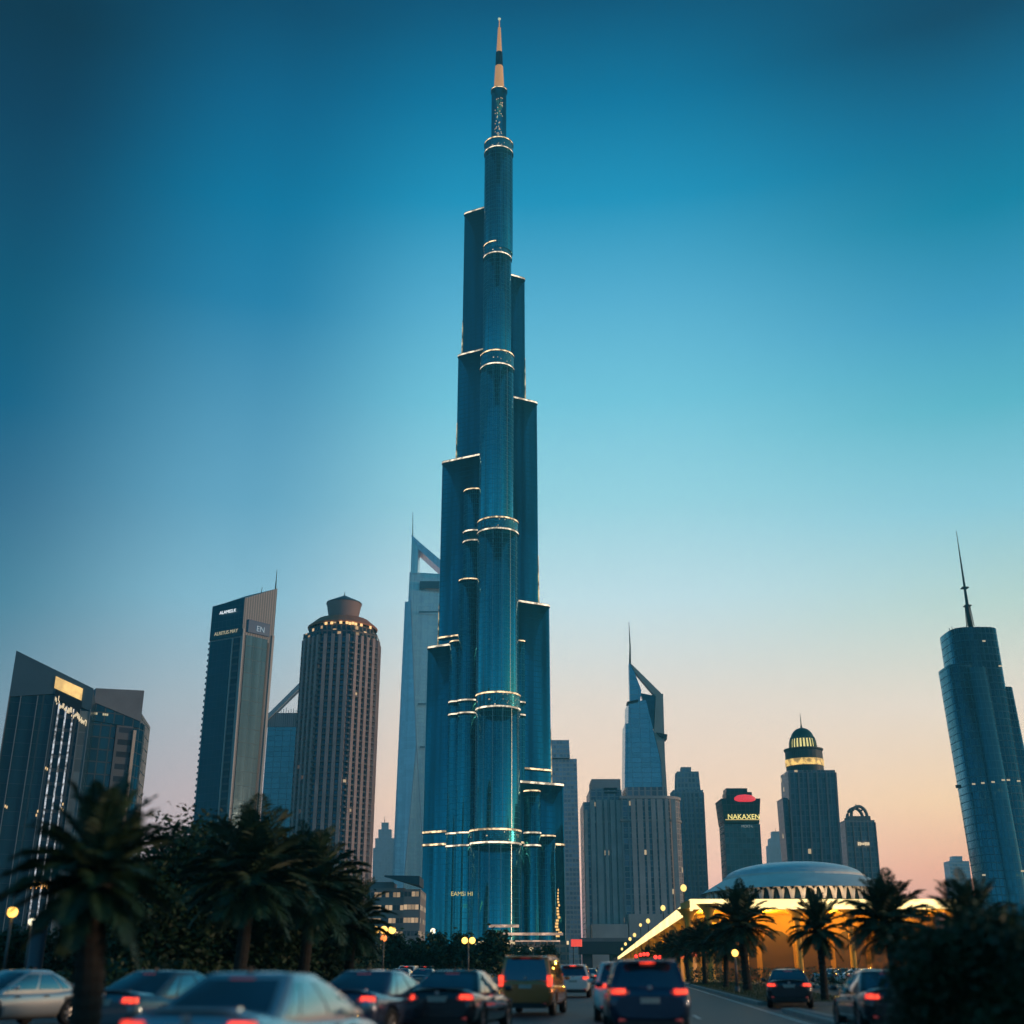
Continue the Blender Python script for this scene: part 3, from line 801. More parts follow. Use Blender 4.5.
# ------------------------------------------------------------------ D: balcony tower
def tower_balcony():
    Y = 700; o = (XA(335, 930, Y), Y, 0)
    T = thing('apartment_tower', 'beige ribbed apartment tower with stacked balconies and an amber lit conical roof', 'apartment tower', o)
    r = (XA(375.5, 740, Y + 20) - XA(298, 740, Y + 20)) / 2 * .97
    cx = (XA(375.5, 740, Y + 20) + XA(298, 740, Y + 20)) / 2 - o[0]
    n = 8
    fp = [(cx + r * 1.04 * math.cos(2 * PI * (k + .5) / n), 20 + r * 1.04 * math.sin(2 * PI * (k + .5) / n)) for k in range(n)]
    gl = facade('bal_glass', (.03, .10, .18), (.13, .13, .16), 2.6, 3.3, .25, .3, lit=.012, litc=(1, .7, .4), lits=.8, rough=.15, metal=.4, var=.5)
    pier = pmat('pier', (.52, .37, .35), .75, noise=.2, nscale=.15)
    zt = ZA(627, Y - 12)
    mb = MB(); mb.prism(fp, 0, zt, capmi=1); mb.build('body', [gl, M_roofdk], T)
    for i in range(n):
        a, b = fp[i], fp[(i + 1) % n]
        mid = lerp2(a, b, .5)
        if mid[1] > 28: continue
        for t in (.13, .38, .62, .87):
            m = MB(); wallbox(m, a, b, t - .055, t + .055, 0, zt - 2, -.2, 1.85); m.build('pier', pier, T)
    slabs = []
    for k in range(60):
        z = 6 + k * 3.3
        if z > zt - 6: break
        m = MB()
        ringstrip(m, fp, z, 1.0, 1.5 if k % 2 else 1.2)
        m.build('balcony_tier', pmat('bal_front', (.17, .15, .16), .7), T)
    mb = MB(); mb.prism(grow(fp, .9), zt - 2, zt + 1.5, capmi=1); mb.prism(grow(fp, -2.2), zt + 1.5, ZA(616, Y - 12), capmi=1)
    mb.build('upper_storey', [facade('bal_top', (.03, .05, .08), (.16, .12, .12), 3, 5, .3, .2, lit=.2, litc=(1, .62, .3), lits=1.0), M_roofdk], T)
    z2 = ZA(617, Y - 12)
    roofm = pmat('terracotta', (.5, .2, .12), .7, noise=.25, nscale=.3)
    mb = MB(); mb.lathe([(r * .94, z2), (r * .96, z2 + 1.2), (r * .72, z2 + 6), (r * .48, z2 + 7)], (cx, 20), 32, sm=False); mb.build('roof', roofm, T)
    mb = MB(); rn = random.Random(8)
    for k in range(18):
        a = -PI / 2 + (k - 5) * .085
        if rn.random() < .25: continue
        rr_ = r * .965
        mb.box((cx + rr_ * math.cos(a), 20 + rr_ * math.sin(a), z2 - .6 - (k % 2) * .3), (1.6, .4, 1.6), rz=a + PI / 2)
        if k % 2 == 0:
            mb.box((cx + rr_ * math.cos(a), 20 + rr_ * math.sin(a), z2 - 6.2), (1.6, .4, 2.0), rz=a + PI / 2)
    mb.build_each('roof_light', glowmat('roof_amber', (1, .58, .22), 1.5), T)
    zd = ZA(604, Y + 14)
    rd_ = (XA(363, 604, Y + 20) - XA(330, 604, Y + 20)) / 2
    mb = MB(); mb.lathe([(rd_ * .84, z2 + 4), (rd_ * .88, z2 + 8), (rd_ * 1.05, zd + 1.5)], (cx, 20), 28); mb.build('drum', pmat('drum', (.4, .26, .24), .7), T)
    mb = MB(); mb.lathe([(rd_ * 1.08, zd + 1.5), (rd_ * 1.06, zd + 2.2), (.3, ZA(595.5, Y + 20)), (.15, ZA(592, Y + 20))], (cx, 20), 28, sm=False); mb.build('cone_roof', pmat('cone_roof', (.10, .14, .17), .5, noise=.2), T)
    mb = MB(); rn = random.Random(5)
    for k in range(34):
        i = rn.choice([5, 6, 5, 4]); i = i % n
        a, b = fp[i], fp[(i + 1) % n]; t = rn.choice([.1, .36, .6, .86]); z = 6 + 3.3 * rn.randint(1, 50) + 1.4
        if z > zt - 8: continue
        wallbox(mb, a, b, t, t + .05, z, z + 1.0, .5, 1.0)
    mb.build_each('window_light', glowmat('small_win4', (1, .72, .45), .45), T)
tower_balcony()

# ------------------------------------------------------------------ E: pale tower with open triangular top
def tower_opener():
    Y = 1250; o = (XA(420, 930, Y), Y, 0)
    T = thing('office_tower', 'pale blue tower with an open triangular top, left of the tallest tower', 'office tower', o)
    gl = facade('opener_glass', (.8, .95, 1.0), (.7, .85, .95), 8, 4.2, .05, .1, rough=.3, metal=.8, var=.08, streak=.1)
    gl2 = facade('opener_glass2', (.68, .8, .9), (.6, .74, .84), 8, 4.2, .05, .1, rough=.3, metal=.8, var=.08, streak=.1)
    def x(px, row): return XA(px, row, Y) - o[0]
    zt = ZA(572, Y); H = zt
    bot = [(x(394, 885), 0), (x(450, 885), 8), (x(450, 885), 50), (x(394, 885), 50)]
    top = [(x(409.5, 574), 0), (x(446, 574), 8), (x(446, 574), 50), (x(409.5, 574), 50)]
    mb = MB(); mb.prism(bot, 0, zt, b=top); mb.build('body', [gl], T)
    # lower left shoulder
    mb = MB(); mb.prism([(x(390.5, 885), 6), (x(400, 885), 6), (x(400, 885), 40), (x(390.5, 885), 40)], 0, ZA(600, Y), b=[(x(404.5, 600), 6), (x(411, 600), 6), (x(411, 600), 40), (x(404.5, 600), 40)])
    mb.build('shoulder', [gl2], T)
    # folded front plane
    d = -1.5
    mb = MB()
    c1, c2, c3 = (x(411, 600), d, ZA(600, Y)), (x(417, 745), d - 7, ZA(745, Y)), (x(403, 895), d - 1, ZA(895, Y))
    mb.poly([(x(394, 885), d, ZA(885, Y)), c3, c2, c1, (x(409, 590), d, ZA(590, Y))])
    mb.poly([c3, (x(394, 885), .1, ZA(885, Y)), (x(394, 885), d, ZA(885, Y))])
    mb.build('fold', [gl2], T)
    mb = MB(); rim = pmat('opener_rim', (.5, .58, .66), .4)
    mb.bar(c1, c2, .9, .9); mb.bar(c2, (x(426, 900), d - 1, ZA(900, Y)), .9, .9); mb.bar(c2, c3, .7, .7)
    mb.build('edge_trim', rim, T)
    mb = MB()
    mb.prism([(x(411, 560), 0), (x(418, 560), 0), (x(418, 560), 30), (x(411, 560), 30)], zt - 2, [ZA(535, Y), ZA(541, Y), ZA(541, Y), ZA(535, Y)])
    mb.build('frame_post', [gl], T)
    mb = MB()
    pts = [(x(411, 535), ZA(535, Y)), (x(418, 549), ZA(549, Y)), (x(448, 576), ZA(576, Y)), (x(450, 568), ZA(568, Y))]
    n = len(mb.v); mb.v += [(p[0], -.5, p[1]) for p in pts] + [(p[0], 28, p[1]) for p in pts]
    mb.face([n, n + 1, n + 2, n + 3]); mb.face([n + 7, n + 6, n + 5, n + 4])
    for i in range(4): mb.face([n + i, n + 4 + i, n + 4 + (i + 1) % 4, n + (i + 1) % 4])
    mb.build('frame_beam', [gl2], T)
    mb = MB(); mb.box((x(434, 585), -.5, ZA(585, Y)), (x(446, 585) - x(418, 585), 2, ZA(581, Y) - ZA(588, Y))); mb.build('dark_recess', pmat('opener_recess', (.08, .16, .22), .6), T)
    mb = MB(); mb.tube([(x(412, 540), 10, ZA(537, Y)), (x(412, 512), 10, ZA(509, Y))], [.7, .25], 6); mb.build('mast', M_dark, T)
    mb = MB()
    for r_, a, b in ((612, 419, 438), (704, 418, 428), (747, 420, 430)):
        mb.box((x((a + b) / 2, r_), 4.5 - 5, ZA(r_, Y)), (x(b, r_) - x(a, r_), 1, 1.3))
    mb.build('louvre', pmat('opener_recess2', (.1, .2, .28), .6), T)
tower_opener()

# ------------------------------------------------------------------ far small towers
def stepped(label, Y, tiers, mat, name='distant_tower', cat='tower', tip=None, group=None, depth=.8, capm=None, fins=0, taper=None):
    """tiers: (pxl, pxr, row_top, dy) from the lowest/widest to the highest; each stands from the ground up or from the tier below"""
    c = (tiers[0][0] + tiers[0][1]) / 2
    o = (XA(c, 930, Y), Y, 0)
    T = thing(name, label, cat, o, group=group)
    prev = 0
    for i, tr in enumerate(tiers):
        a, b, row, dy = tr[:4]
        base_row = 905 if i == 0 else tiers[i - 1][2]
        al, bl = (tr[4], tr[5]) if len(tr) > 4 else (a, b)
        rl = base_row
        xa0, xb0 = XA(al, rl, Y) - o[0], XA(bl, rl, Y) - o[0]
        xa1, xb1 = XA(a, row, Y) - o[0], XA(b, row, Y) - o[0]
        w = xb1 - xa1; z = ZA(row, Y)
        d0, d1 = dy, dy + w * depth
        mb = MB(); mb.prism([(xa0, d0), (xb0, d0), (xb0, d1), (xa0, d1)], prev, z, b=[(xa1, d0), (xb1, d0), (xb1, d1), (xa1, d1)])
        mb.build('tower_body' if i == 0 else 'tower_tier', [mat], T)
        if fins and i == 0:
            for k in range(fins + 1):
                t = k / fins
                m = MB(); x0 = xa0 + (xb0 - xa0) * t; x1 = xa1 + (xb1 - xa1) * t; hw = w * .018
                m.prism([(x0 - hw, d0 - 1.2), (x0 + hw, d0 - 1.2), (x0 + hw, d0 + .1), (x0 - hw, d0 + .1)], 0, z - 2, b=[(x1 - hw, d0 - 1.2), (x1 + hw, d0 - 1.2), (x1 + hw, d0 + .1), (x1 - hw, d0 + .1)])
                m.build('pier', capm or M_conc, T)
        prev = z + .003
    if tip:
        px, r0, r1 = tip
        mb = MB(); dd = tiers[-1][3] + 4; mb.tube([(XA(px, r0, Y) - o[0], dd, ZA(r0, Y) - 1), (XA(px, r1, Y) - o[0], dd, ZA(r1, Y))], [.6, .15], 6); mb.build('mast', M_dark, T)
    return T, o
mG = facade('pale_grid', (.42, .54, .68), (.72, .72, .76), 3, 3.9, .22, .38, rough=.3, metal=.3, var=.25)
mG2 = facade('grey_grid', (.3, .34, .42), (.6, .54, .54), 3, 3.9, .35, .3, rough=.4, metal=.2, var=.3)
stepped('pale grey stepped tower directly right of the tallest tower, two roof levels', 1050, [(551, 577, 758, 4, 556, 581), (549.5, 569, 740, 0, 549.5, 570)], mG, fins=0, name='residential_tower', cat='tower')
mH = facade('haze_grid', (.6, .66, .74), (.7, .72, .76), 4, 4, .3, .3, rough=.5, metal=.1, var=.1)  # pale wall colour with distance haze put into it
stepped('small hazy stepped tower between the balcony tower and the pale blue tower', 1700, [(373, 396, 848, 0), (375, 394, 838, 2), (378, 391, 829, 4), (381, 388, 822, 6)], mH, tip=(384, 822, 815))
def block_h():
    Y = 820; o = (XA(634, 930, Y), Y, 0)
    T = thing('hotel_block', 'broad grey twin hotel block with vertical piers and a pale cornice line', 'hotel', o)
    gl = facade('hotel_glass', (.16, .19, .25), (.44, .40, .40), 4.2, 3.6, .3, .14, lit=.012, rough=.25, metal=.3, var=.35)
    pr = pmat('hotel_pier', (.58, .50, .48), .8, noise=.2, nscale=.1)
    def x(px, row): return XA(px, row, Y) - o[0]
    def blk(nm, a, b, row, dy, dep, mat=gl, z0=0):
        m = MB(); m.prism([(x(a, row + 60), dy), (x(b, row + 60), dy), (x(b, row + 60), dy + dep), (x(a, row + 60), dy + dep)], z0, ZA(row, Y + dy)); return m.build(nm, [mat], T)
    blk('left_wing', 584.5, 628, 802, 0, 40)
    blk('left_tier', 591, 624, 790, 3, 34)
    blk('left_crown', 593.5, 623, 779, 5, 28, pmat('hotel_crown', (.42, .40, .42), .7, noise=.2, nscale=.1))
    # right block, round right shoulder
    xa, xb = x(622, 850), x(684, 850)
    fp = [(xa, -4), (xb - 14, -4)] + [(xb - 14 + 14 * math.sin(PI / 2 * k / 8), 10 - 14 * math.cos(PI / 2 * k / 8)) for k in range(1, 9)] + [(xb, 40), (xa, 40)]
    z1 = ZA(797, Y)
    m = MB(); m.prism(fp, 0, z1); m.build('right_wing', [gl], T)
    m = MB(); m.prism([(x(628, 850), 0), (x(668, 850), 0), (x(672, 850), 30), (x(628, 850), 30)], z1 + .003, ZA(787, Y), sm=False); m.build('right_tier', [gl], T)
    cn = pmat('cornice', (.42, .38, .36), .7)
    for rw in (822,):
        z = ZA(rw, Y)
        m = MB(); ringstrip(m, fp, z, 1.5, .8); m.build('cornice', cn, T)
        m = MB(); m.box(((x(594, 850) + x(612, 850)) / 2, -.6, z), (x(612, 850) - x(594, 850), 1.2, 1.5)); m.build('cornice', cn, T)
    m = MB(); ringstrip(m, fp, z1 - 1.6, 1.8, .8); m.build('cornice', pr, T)
    for k in range(15):
        px = 587 + k * 6.8
        if 624 < px < 630: continue
        yy = -1 if px < 625 else -5
        if px > 678: continue
        m = MB(); m.box((x(px, 870), yy + .3, ZA(808 if px < 590 else 800, Y) / 2), (2.2 + (k % 3) * .8, 1.5, ZA(812 if px < 590 else 800, Y))); m.build('pier', pr, T)
    for z, a, b in ((ZA(925, Y), 590, 625), (ZA(915, Y), 626, 672)):
        m = MB(); m.box(((x(a, 900) + x(b, 900)) / 2, -8, z / 2), (x(b, 900) - x(a, 900), 16, z)); m.build('podium', pr, T)
    m = MB()
    for rw in (788, 792): m.box((x(611, rw), 4, ZA(rw, Y)), (9, 2.4, 1.4))
    m.build_each('crown_louvre', M_dark, T)
block_h()

def tower_needle():
    Y = 1000; o = (XA(648, 930, Y), Y, 0)
    T = thing('office_tower', 'blue grey tower with raked open top and needle, standing behind the twin hotel block', 'office tower', o)
    gl = facade('needle_glass', (.2, .42, .55), (.18, .38, .5), 8, 4.2, .04, .06, rough=.22, metal=.75, var=.1)
    pale = pmat('needle_pale', (.42, .42, .40), .5, noise=.1, nscale=.1)
    dkg = facade('needle_dark', (.03, .10, .16), (.03, .08, .12), 5, 4.2, .05, .06, rough=.15, metal=.5)
    def x(px, row): return XA(px, row, Y) - o[0]
    def slab(nm, pts, y0, y1, mat):
        m = MB(); n = len(m.v); k = len(pts)
        q = [(x(a, b), ZA(b, Y)) for a, b in pts]
        ar = sum(q[i][0] * q[(i + 1) % k][1] - q[(i + 1) % k][0] * q[i][1] for i in range(k))
        if ar < 0: q = q[::-1]
        m.v += [(p[0], y0, p[1]) for p in q] + [(p[0], y1, p[1]) for p in q]
        m.face([n + i for i in range(k)], [(p[0], p[1]) for p in q])
        m.face([n + 2 * k - 1 - i for i in range(k)])
        for i in range(k):
            j = (i + 1) % k; m.face([n + j, n + i, n + k + i, n + k + j])
        return m.build(nm, [mat], T)
    slab('body', [(626, 900), (671, 900), (668, 800), (661, 762), (646, 700), (628.5, 702)], 0, 34, gl)
    slab('shoulder', [(625.5, 723), (629, 723), (629, 900), (624, 900)], 2, 30, gl)
    slab('post', [(629, 663), (631.5, 664), (641.5, 690), (640, 704), (630, 704)], 1, 8, gl)
    slab('beam', [(629.5, 662), (661, 693), (662, 698), (656, 697), (635, 672)], 0, 7, pale)
    slab('inner_wall', [(641, 692), (657, 695), (656, 724), (653, 730), (645, 706)], 4, 9, dkg)
    slab('right_face', [(656, 694), (663, 694), (665, 760), (667.5, 800), (667, 870), (661, 762), (654, 732)], -1, 6, pale)
    slab('ledge', [(656, 733), (667, 735), (666.5, 740), (660, 737)], -3, 8, M_dark)
    slab('clip', [(627, 702), (638, 700), (638, 702), (627, 704)], -2, 8, M_dark)
    m = MB(); m.tube([(x(630.3, 664), 4, ZA(666, Y)), (x(630.5, 645), 4, ZA(645, Y)), (x(629.3, 621), 4, ZA(621, Y))], [1.1, .7, .2], 6); m.build('needle', M_dark, T)
tower_needle()

stepped('grey stepped tower with small square top, beside the twin hotel block', 930,
        [(673, 703, 790, 0, 679, 708), (677.5, 699, 771, 2, 677, 701), (682, 692, 766, 5)], mG2, name='residential_tower', cat='tower', fins=6, capm=pmat('gpier', (.45, .4, .4), .8))
def tower_redband():
    T, o = stepped('dark teal tower with a red glowing top and a band of yellow lights', 880, [(724, 760, 824, 0, 728, 764)],
        facade('red_glass', (.06, .17, .2), (.1, .17, .2), 3, 3.9, .2, .15, rough=.2, metal=.4, var=.3), name='office_tower', cat='office tower')
    Y = 880
    def x(px, row): return XA(px, row, Y) - o[0]
    g = facade('red_glass2', (.02, .07, .08), (.03, .07, .08), 3, 3.9, .1, .1, rough=.2, metal=.4)
    m = MB(); m.prism([(x(724, 822), -1), (x(759, 822), -1), (x(759, 822), 24), (x(724, 822), 24)], ZA(823.5, Y), ZA(799, Y), b=[(x(720.5, 799), -3), (x(759.5, 799), -3), (x(759.5, 799), 24), (x(720.5, 799), 24)], bottom=True)
    m.build('flared_top', [g], T)
    m = MB(); m.box((x(739, 795), 8, (ZA(799, Y) + ZA(792, Y)) / 2), (x(753, 795) - x(727, 795), 16, ZA(792, Y) - ZA(799, Y))); m.box((x(737, 790), 8, ZA(790, Y)), (x(747, 790) - x(726, 790), 14, ZA(788, Y) - ZA(792, Y)))
    m.build('roof_deck', [g], T)
    m = MB(); m.lathe([(.1, 0), (5, .2), (7.4, 1.0), (8, 2), (7.4, 3.4), (5, 4.8), (.1, 5.4)], (x(744, 800), -3.5), 20, sy=.25)
    m.build('red_lamp', glowmat('red_glow', (1, .03, .06), .85), T, (0, 0, ZA(802.5, Y)))
    text_mesh('NAKAXEN', 5.0, 'sign', glowmat('yellow_sign', (1, .82, .25), 1.3), T, (x(743, 818), -3.3, ZA(819.5, Y)), (R(90), 0, 0), .2)
    m = MB(); m.box((x(742, 821), -2.5, ZA(820, Y)), (x(759, 821) - x(725, 821), .8, .5)); m.build('light_line', glowmat('yellow_line', (1, .75, .25), .7), T)
    text_mesh('MCKT-L', 2.4, 'sign', glowmat('pale_sign2', (.6, .7, .7), .35), T, (x(747, 826), -.8, ZA(827.5, Y)), (R(90), 0, 0), .1)
tower_redband()
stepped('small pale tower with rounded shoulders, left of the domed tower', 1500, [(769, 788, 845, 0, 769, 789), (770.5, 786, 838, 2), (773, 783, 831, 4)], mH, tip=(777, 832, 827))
def tower_dome():
    Y = 900
    g = facade('dome_glass', (.10, .14, .19), (.24, .24, .29), 3.4, 4, .3, .12, rough=.3, metal=.3, var=.3, lit=.008)
    T, o = stepped('dark tower crowned by a lit green ribbed dome', Y, [(788.5, 835, 770, 0, 794, 842), (787.5, 792, 799, -1, 792, 796)][:1], g, name='domed_tower', cat='tower', fins=5, capm=pmat('dpier', (.22, .22, .26), .7))
    def x(px, row): return XA(px, row, Y) - o[0]
    cx = x(808.5, 750); w = (x(828, 765) - x(790, 765)) / 2
    m = MB(); m.box((x(790, 850) , 12, ZA(797, Y) / 2), (4, 20, ZA(798, Y))); m.build('side_pier', [g], T)
    z0, z1, z2, z3 = ZA(771, Y), ZA(763, Y), ZA(746, Y), ZA(741, Y)
    dk = facade('dome_drum', (.03, .035, .05), (.09, .08, .07), 1.6, 20, .3, .0, rough=.5, metal=.2)
    m = MB(); m.lathe([(w * .98, z0), (w * .98, z1)], (cx, 16), 28); m.build('drum_base', [dk], T)
    m = MB(); m.lathe([(w * 1.0, z1 - .5), (w * 1.02, ZA(757, Y))], (cx, 16), 28); m.build('lit_ring', glowmat('dome_ring', (1, .6, .15), 1.3, .7, (.3, 1)), T)
    m = MB(); m.lathe([(w * .99, ZA(757, Y)), (w * .98, z2 - 2), (w * 1.04, z2 - 1), (w * 1.04, z2), (w * .8, z2)], (cx, 16), 28, sm=False); m.build('drum', [dk], T)
    rd = (x(821, 742) - x(797, 742)) / 2
    lit = MB(); lit.lathe([(rd * 1.02, z2), (rd * 1.0, ZA(736, Y))], (cx, 16), 28); lit.build('lantern_glow', glowmat('dome_lantern', (1, .85, .3), 1.0), T)
    for k in range(24):
        a = 2 * PI * k / 24
        m = MB(); m.tube([(cx + rd * 1.12 * math.cos(a), 16 + rd * 1.12 * math.sin(a), z2 - .5), (cx + rd * 1.07 * math.cos(a), 16 + rd * 1.07 * math.sin(a), ZA(739, Y)), (cx + rd * .96 * math.cos(a), 16 + rd * .96 * math.sin(a), ZA(734, Y))], .65, 5); m.build('rib', pmat('rib', (.1, .16, .12), .5), T)
    prof = [(rd * 1.0 * math.cos(t * PI / 2 / 10), ZA(737, Y) + (ZA(724, Y) - ZA(737, Y)) * math.sin(t * PI / 2 / 10)) for t in range(10)] + [(.2, ZA(724, Y))]
    m = MB(); m.lathe(prof, (cx, 16), 28); m.build('dome', pmat('dome_green', (.03, .10, .085), .4, .3, noise=.3, nscale=.2), T)
    m = MB(); m.tube([(cx, 16, ZA(725, Y)), (cx, 16, ZA(720, Y)), (cx, 16, ZA(709, Y))], [1.0, .4, .12], 6); m.build('spire', M_dark, T)
tower_dome()
def tower_arch():
    Y = 950
    T, o = stepped('grey tower with an open arched crown and short lit sign, beside the domed tower', Y, [(845, 874.5, 820, 0, 850, 881)],
        facade('arch_glass', (.18, .2, .26), (.36, .33, .34), 3, 3.9, .3, .2, rough=.3, metal=.3, var=.3), name='residential_tower', cat='tower', fins=4, capm=pmat('apier', (.3, .27, .3), .8))
    def x(px, row): return XA(px, row, Y) - o[0]
    cx = x(859.5, 812); rr_ = (x(867.5, 812) - x(851.5, 812)) / 2
    m = MB(); m.box((cx, 8, ZA(818, Y)), (rr_ * 2.6, 16, ZA(816, Y) - ZA(820, Y))); m.build('crown_base', M_conc, T)
    for ry in (2, 14):
        m = MB()
        pts = [(cx + rr_ * math.cos(PI * k / 14), ry, ZA(817, Y) + (ZA(806, Y) - ZA(817, Y)) * math.sin(PI * k / 14)) for k in range(15)]
        m.tube(pts, 1.3, 6); m.build('arch', pmat('archm', (.25, .22, .22), .7), T)
    for s in (-1, 0, 1):
        m = MB(); m.tube([(cx + s * rr_ * .6, 2, ZA(809 - (s == 0) * 2, Y)), (cx + s * rr_ * .6, 14, ZA(809 - (s == 0) * 2, Y))], .7, 5); m.build('tie', M_conc, T)
    m = MB(); m.tube([(cx, 8, ZA(807, Y)), (cx, 8, ZA(803, Y))], .4, 5); m.build('mast', M_dark, T)
    m = MB(); rn = random.Random(2)
    for k in range(7): m.box((x(858 + k * 1.7, 844), -1.4, ZA(844, Y)), (1.0, .4, 1.6 + rn.random()))
    m.build_each('sign_light', glowmat('arch_sign', (1, .75, .45), .9), T)
tower_arch()
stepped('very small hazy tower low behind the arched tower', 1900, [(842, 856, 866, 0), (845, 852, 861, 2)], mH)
stepped('small blue grey tower low on the horizon, left of the masted tower', 1350, [(949, 969, 861, 0, 952, 973), (953, 963, 856, 2)], mG, name='distant_tower')

# ------------------------------------------------------------------ P: right tower with mast
def tower_mast():
    Y = 620; o = (XA(1000, 930, Y), Y, 0)
    T = thing('office_tower', 'dark blue rounded tower with lattice mast on its roof, far right', 'office tower', o)
    gl = facade('mast_glass', (.06, .21, .27), (.05, .15, .20), 2.4, 3.9, .14, .12, rough=.2, metal=.8, var=.15, streak=.4, streakscale=.12)
    def x(px, row): return XA(px, row, Y) - o[0]
    def lobe(nm, a0, b0, a1, b1, row, cy, ry, mat=gl, n=3.6):
        Q = Y + cy
        xa0, xb0, xa1, xb1 = (XA(q_, r_, Q) - o[0] for q_, r_ in ((a0, 905), (b0, 905), (a1, row), (b1, row)))
        f0 = sup((xa0 + xb0) / 2, cy, (xb0 - xa0) / 2, ry, n, 36); f1 = sup((xa1 + xb1) / 2, cy, (xb1 - xa1) / 2, ry, n, 36)
        m = MB(); m.prism(f0, 0, ZA(row, Y + cy - ry * .7), b=f1, sm=True, capmi=1); return m.build(nm, [mat, M_roofdk], T), f1
    lobe('shaft', 985, 1036, 943.5, 990, 629, 12, 15)
    lobe('left_shaft', 984, 1010, 942, 966, 665, 4, 12)
    lobe('right_shaft', 1030, 1052, 984, 1006.5, 688, 14, 12)
    lobe('front_shaft', 1004, 1026, 961, 981, 668, 0, 10, facade('mast_glass2', (.09, .27, .33), (.05, .19, .24), 2.4, 3.9, .14, .1, rough=.15, metal=.6, var=.1))
    for t in (.12, .4, .62, .8):
        m = MB(); m.tube([(x(985 + 50 * t, 905), -3.5, 0), (x(945 + 44 * t, 665), -3.5, ZA(668, Y))], .45, 6); m.build('rib', M_steel, T)
    cx = XA(970.5, 627, Y + 12) - o[0]
    # mast
    m = MB(); zz = [ZA(r_, Y + 12) for r_ in (627, 606, 588, 531)]
    m.tube([(cx, 12, zz[0] - 2), (cx, 12, zz[1]), (cx, 12, zz[2]), (cx, 12, zz[3])], [1.2, 1.0, .7, .12], 8)
    for k in range(4):
        a = 2 * PI * k / 4 + .6
        m.tube([(cx + 2.4 * math.cos(a), 12 + 2.4 * math.sin(a), zz[0]), (cx + 1.5 * math.cos(a), 12 + 1.5 * math.sin(a), zz[1])], .25, 5)
    for z_ in (zz[1], zz[2]): m.box((cx, 12, z_), (3.6, 3.6, .6))
    m.build('mast', M_dark, T)
    m = MB(); rn = random.Random(9)
    for k in range(12):
        px = 952 + k * 3.2; m.tube([(x(px, 627), 4, ZA(629, Y)), (x(px, 627) + rn.uniform(-.5, .5), 4, ZA(627 - rn.random() * 2.5, Y))], .18, 4)
    m.build_each('railing', M_dark, T)
    m = MB(); m.bar((x(985, 650), 0, ZA(650.5, Y)), (x(998, 648), 0, ZA(649, Y)), 1.1, 1.6); m.build('crane_arm', M_dark, T)
    m = MB(); m.bar((x(955, 790), -2, ZA(787, Y)), (x(960, 790), -2, ZA(787, Y)), 1.1, 1.6); m.build('crane_arm', M_dark, T)
    m = MB()
    for px, row in ((974, 641), (990, 666), (964, 784), (973, 783), (983, 782), (993, 780), (998, 780), (1008, 781), (974, 875), (1012, 871), (1017, 871)):
        m.box((x(px, row), -13, ZA(row, Y - 13)), (1.6, .4, .8))
    m.build_each('window_light', glowmat('small_win5', (1, .8, .5), .5), T)
tower_mast()

# ------------------------------------------------------------------ low buildings
def low_offices():
    Y = 560; o = (XA(395, 930, Y), Y, 0)
    T = thing('low_office_block', 'low grey office block with lit floors and a cantilevered canopy, left of the tallest tower', 'office block', o)
    def x(px): return XA(px, 910, Y) - o[0]
    g = facade('low_grid', (.10, .10, .12), (.34, .29, .28), 1.7, 5.6, .12, .62, lit=.5, litc=(1, .66, .36), lits=.6, rough=.3, metal=.1, var=.4)
    m = MB(); m.prism([(x(366), 0), (x(404), 0), (x(404), 30), (x(366), 30)], 0, ZA(888, Y)); m.build('body', [g], T)
    m = MB(); m.prism([(x(404.5), -6), (x(421), -6), (x(421), 30), (x(404.5), 30)], 0, ZA(890, Y)); m.build('side_wing', [g], T)
    m = MB(); m.prism([(x(366), 0), (x(392), 0), (x(392), 20), (x(366), 20)], ZA(888, Y) + .003, ZA(882, Y)); m.build('roof_storey', M_conc, T)
    m = MB(); z = ZA(885, Y)
    m.prism([(x(384), -4), (x(421), -14), (x(421), 12), (x(388), 4)], [z + 3.2, z - 1, z - 1, z + 3.2], [z + 4.0, z + 3.0, z + 3.0, z + 4.0], bottom=True); m.build('canopy', pmat('canopy_dk', (.07, .09, .11), .5), T)
low_offices()
def overpass():
    Y = 470; o = (XA(640, 950, Y), Y, 0)
    T = thing('overpass', 'long dark overpass crossing behind the traffic below the twin hotel block', 'overpass', o)
    x0, x1 = XA(579, 945, Y) - o[0], XA(760, 945, Y) - o[0]
    m = MB(); m.box(((x0 + x1) / 2, 0, ZA(941, Y) - 2.5), (x1 - x0, 12, 4.5)); m.build('deck', pmat('overpass', (.045, .065, .085), .8, noise=.2, nscale=.1), T)
    for k in range(7):
        m = MB(); m.box((x0 + 3 + (x1 - x0 - 6) * k / 6, 0, (ZA(941, Y) - 4.8) / 2), (3.5, 8, ZA(941, Y) - 4.8)); m.build('pillar', pmat('overpass2', (.06, .08, .10), .8), T)
    m = MB(); m.box(((x0 + x1) / 2, -5, ZA(941, Y) + .4), (x1 - x0, .3, 1.2)); m.build('parapet', M_conc, T)
overpass()
m = MB(); 
def red_sign():
    Y = 330; o = (XA(576.5, 943, Y), Y, 0)
    T = thing('sign_board', 'small red lit sign board on posts at the foot of the tallest tower', 'sign', o)
    z = ZA(943, Y); w = XA(582, 943, Y) - XA(571, 943, Y)
    m = MB(); m.prism(sup(0, 0, w / 2, .3, 4, 20), z - .9, z + .9, bottom=True); m.build('panel', glowmat('red_panel', (1, .06, .04), .9), T)
    for s in (-1, 1):
        m = MB(); m.tube([(s * w * .3, 0, 0), (s * w * .3, 0, z - .9)], .12, 6); m.build('post', M_dark, T)
red_sign()

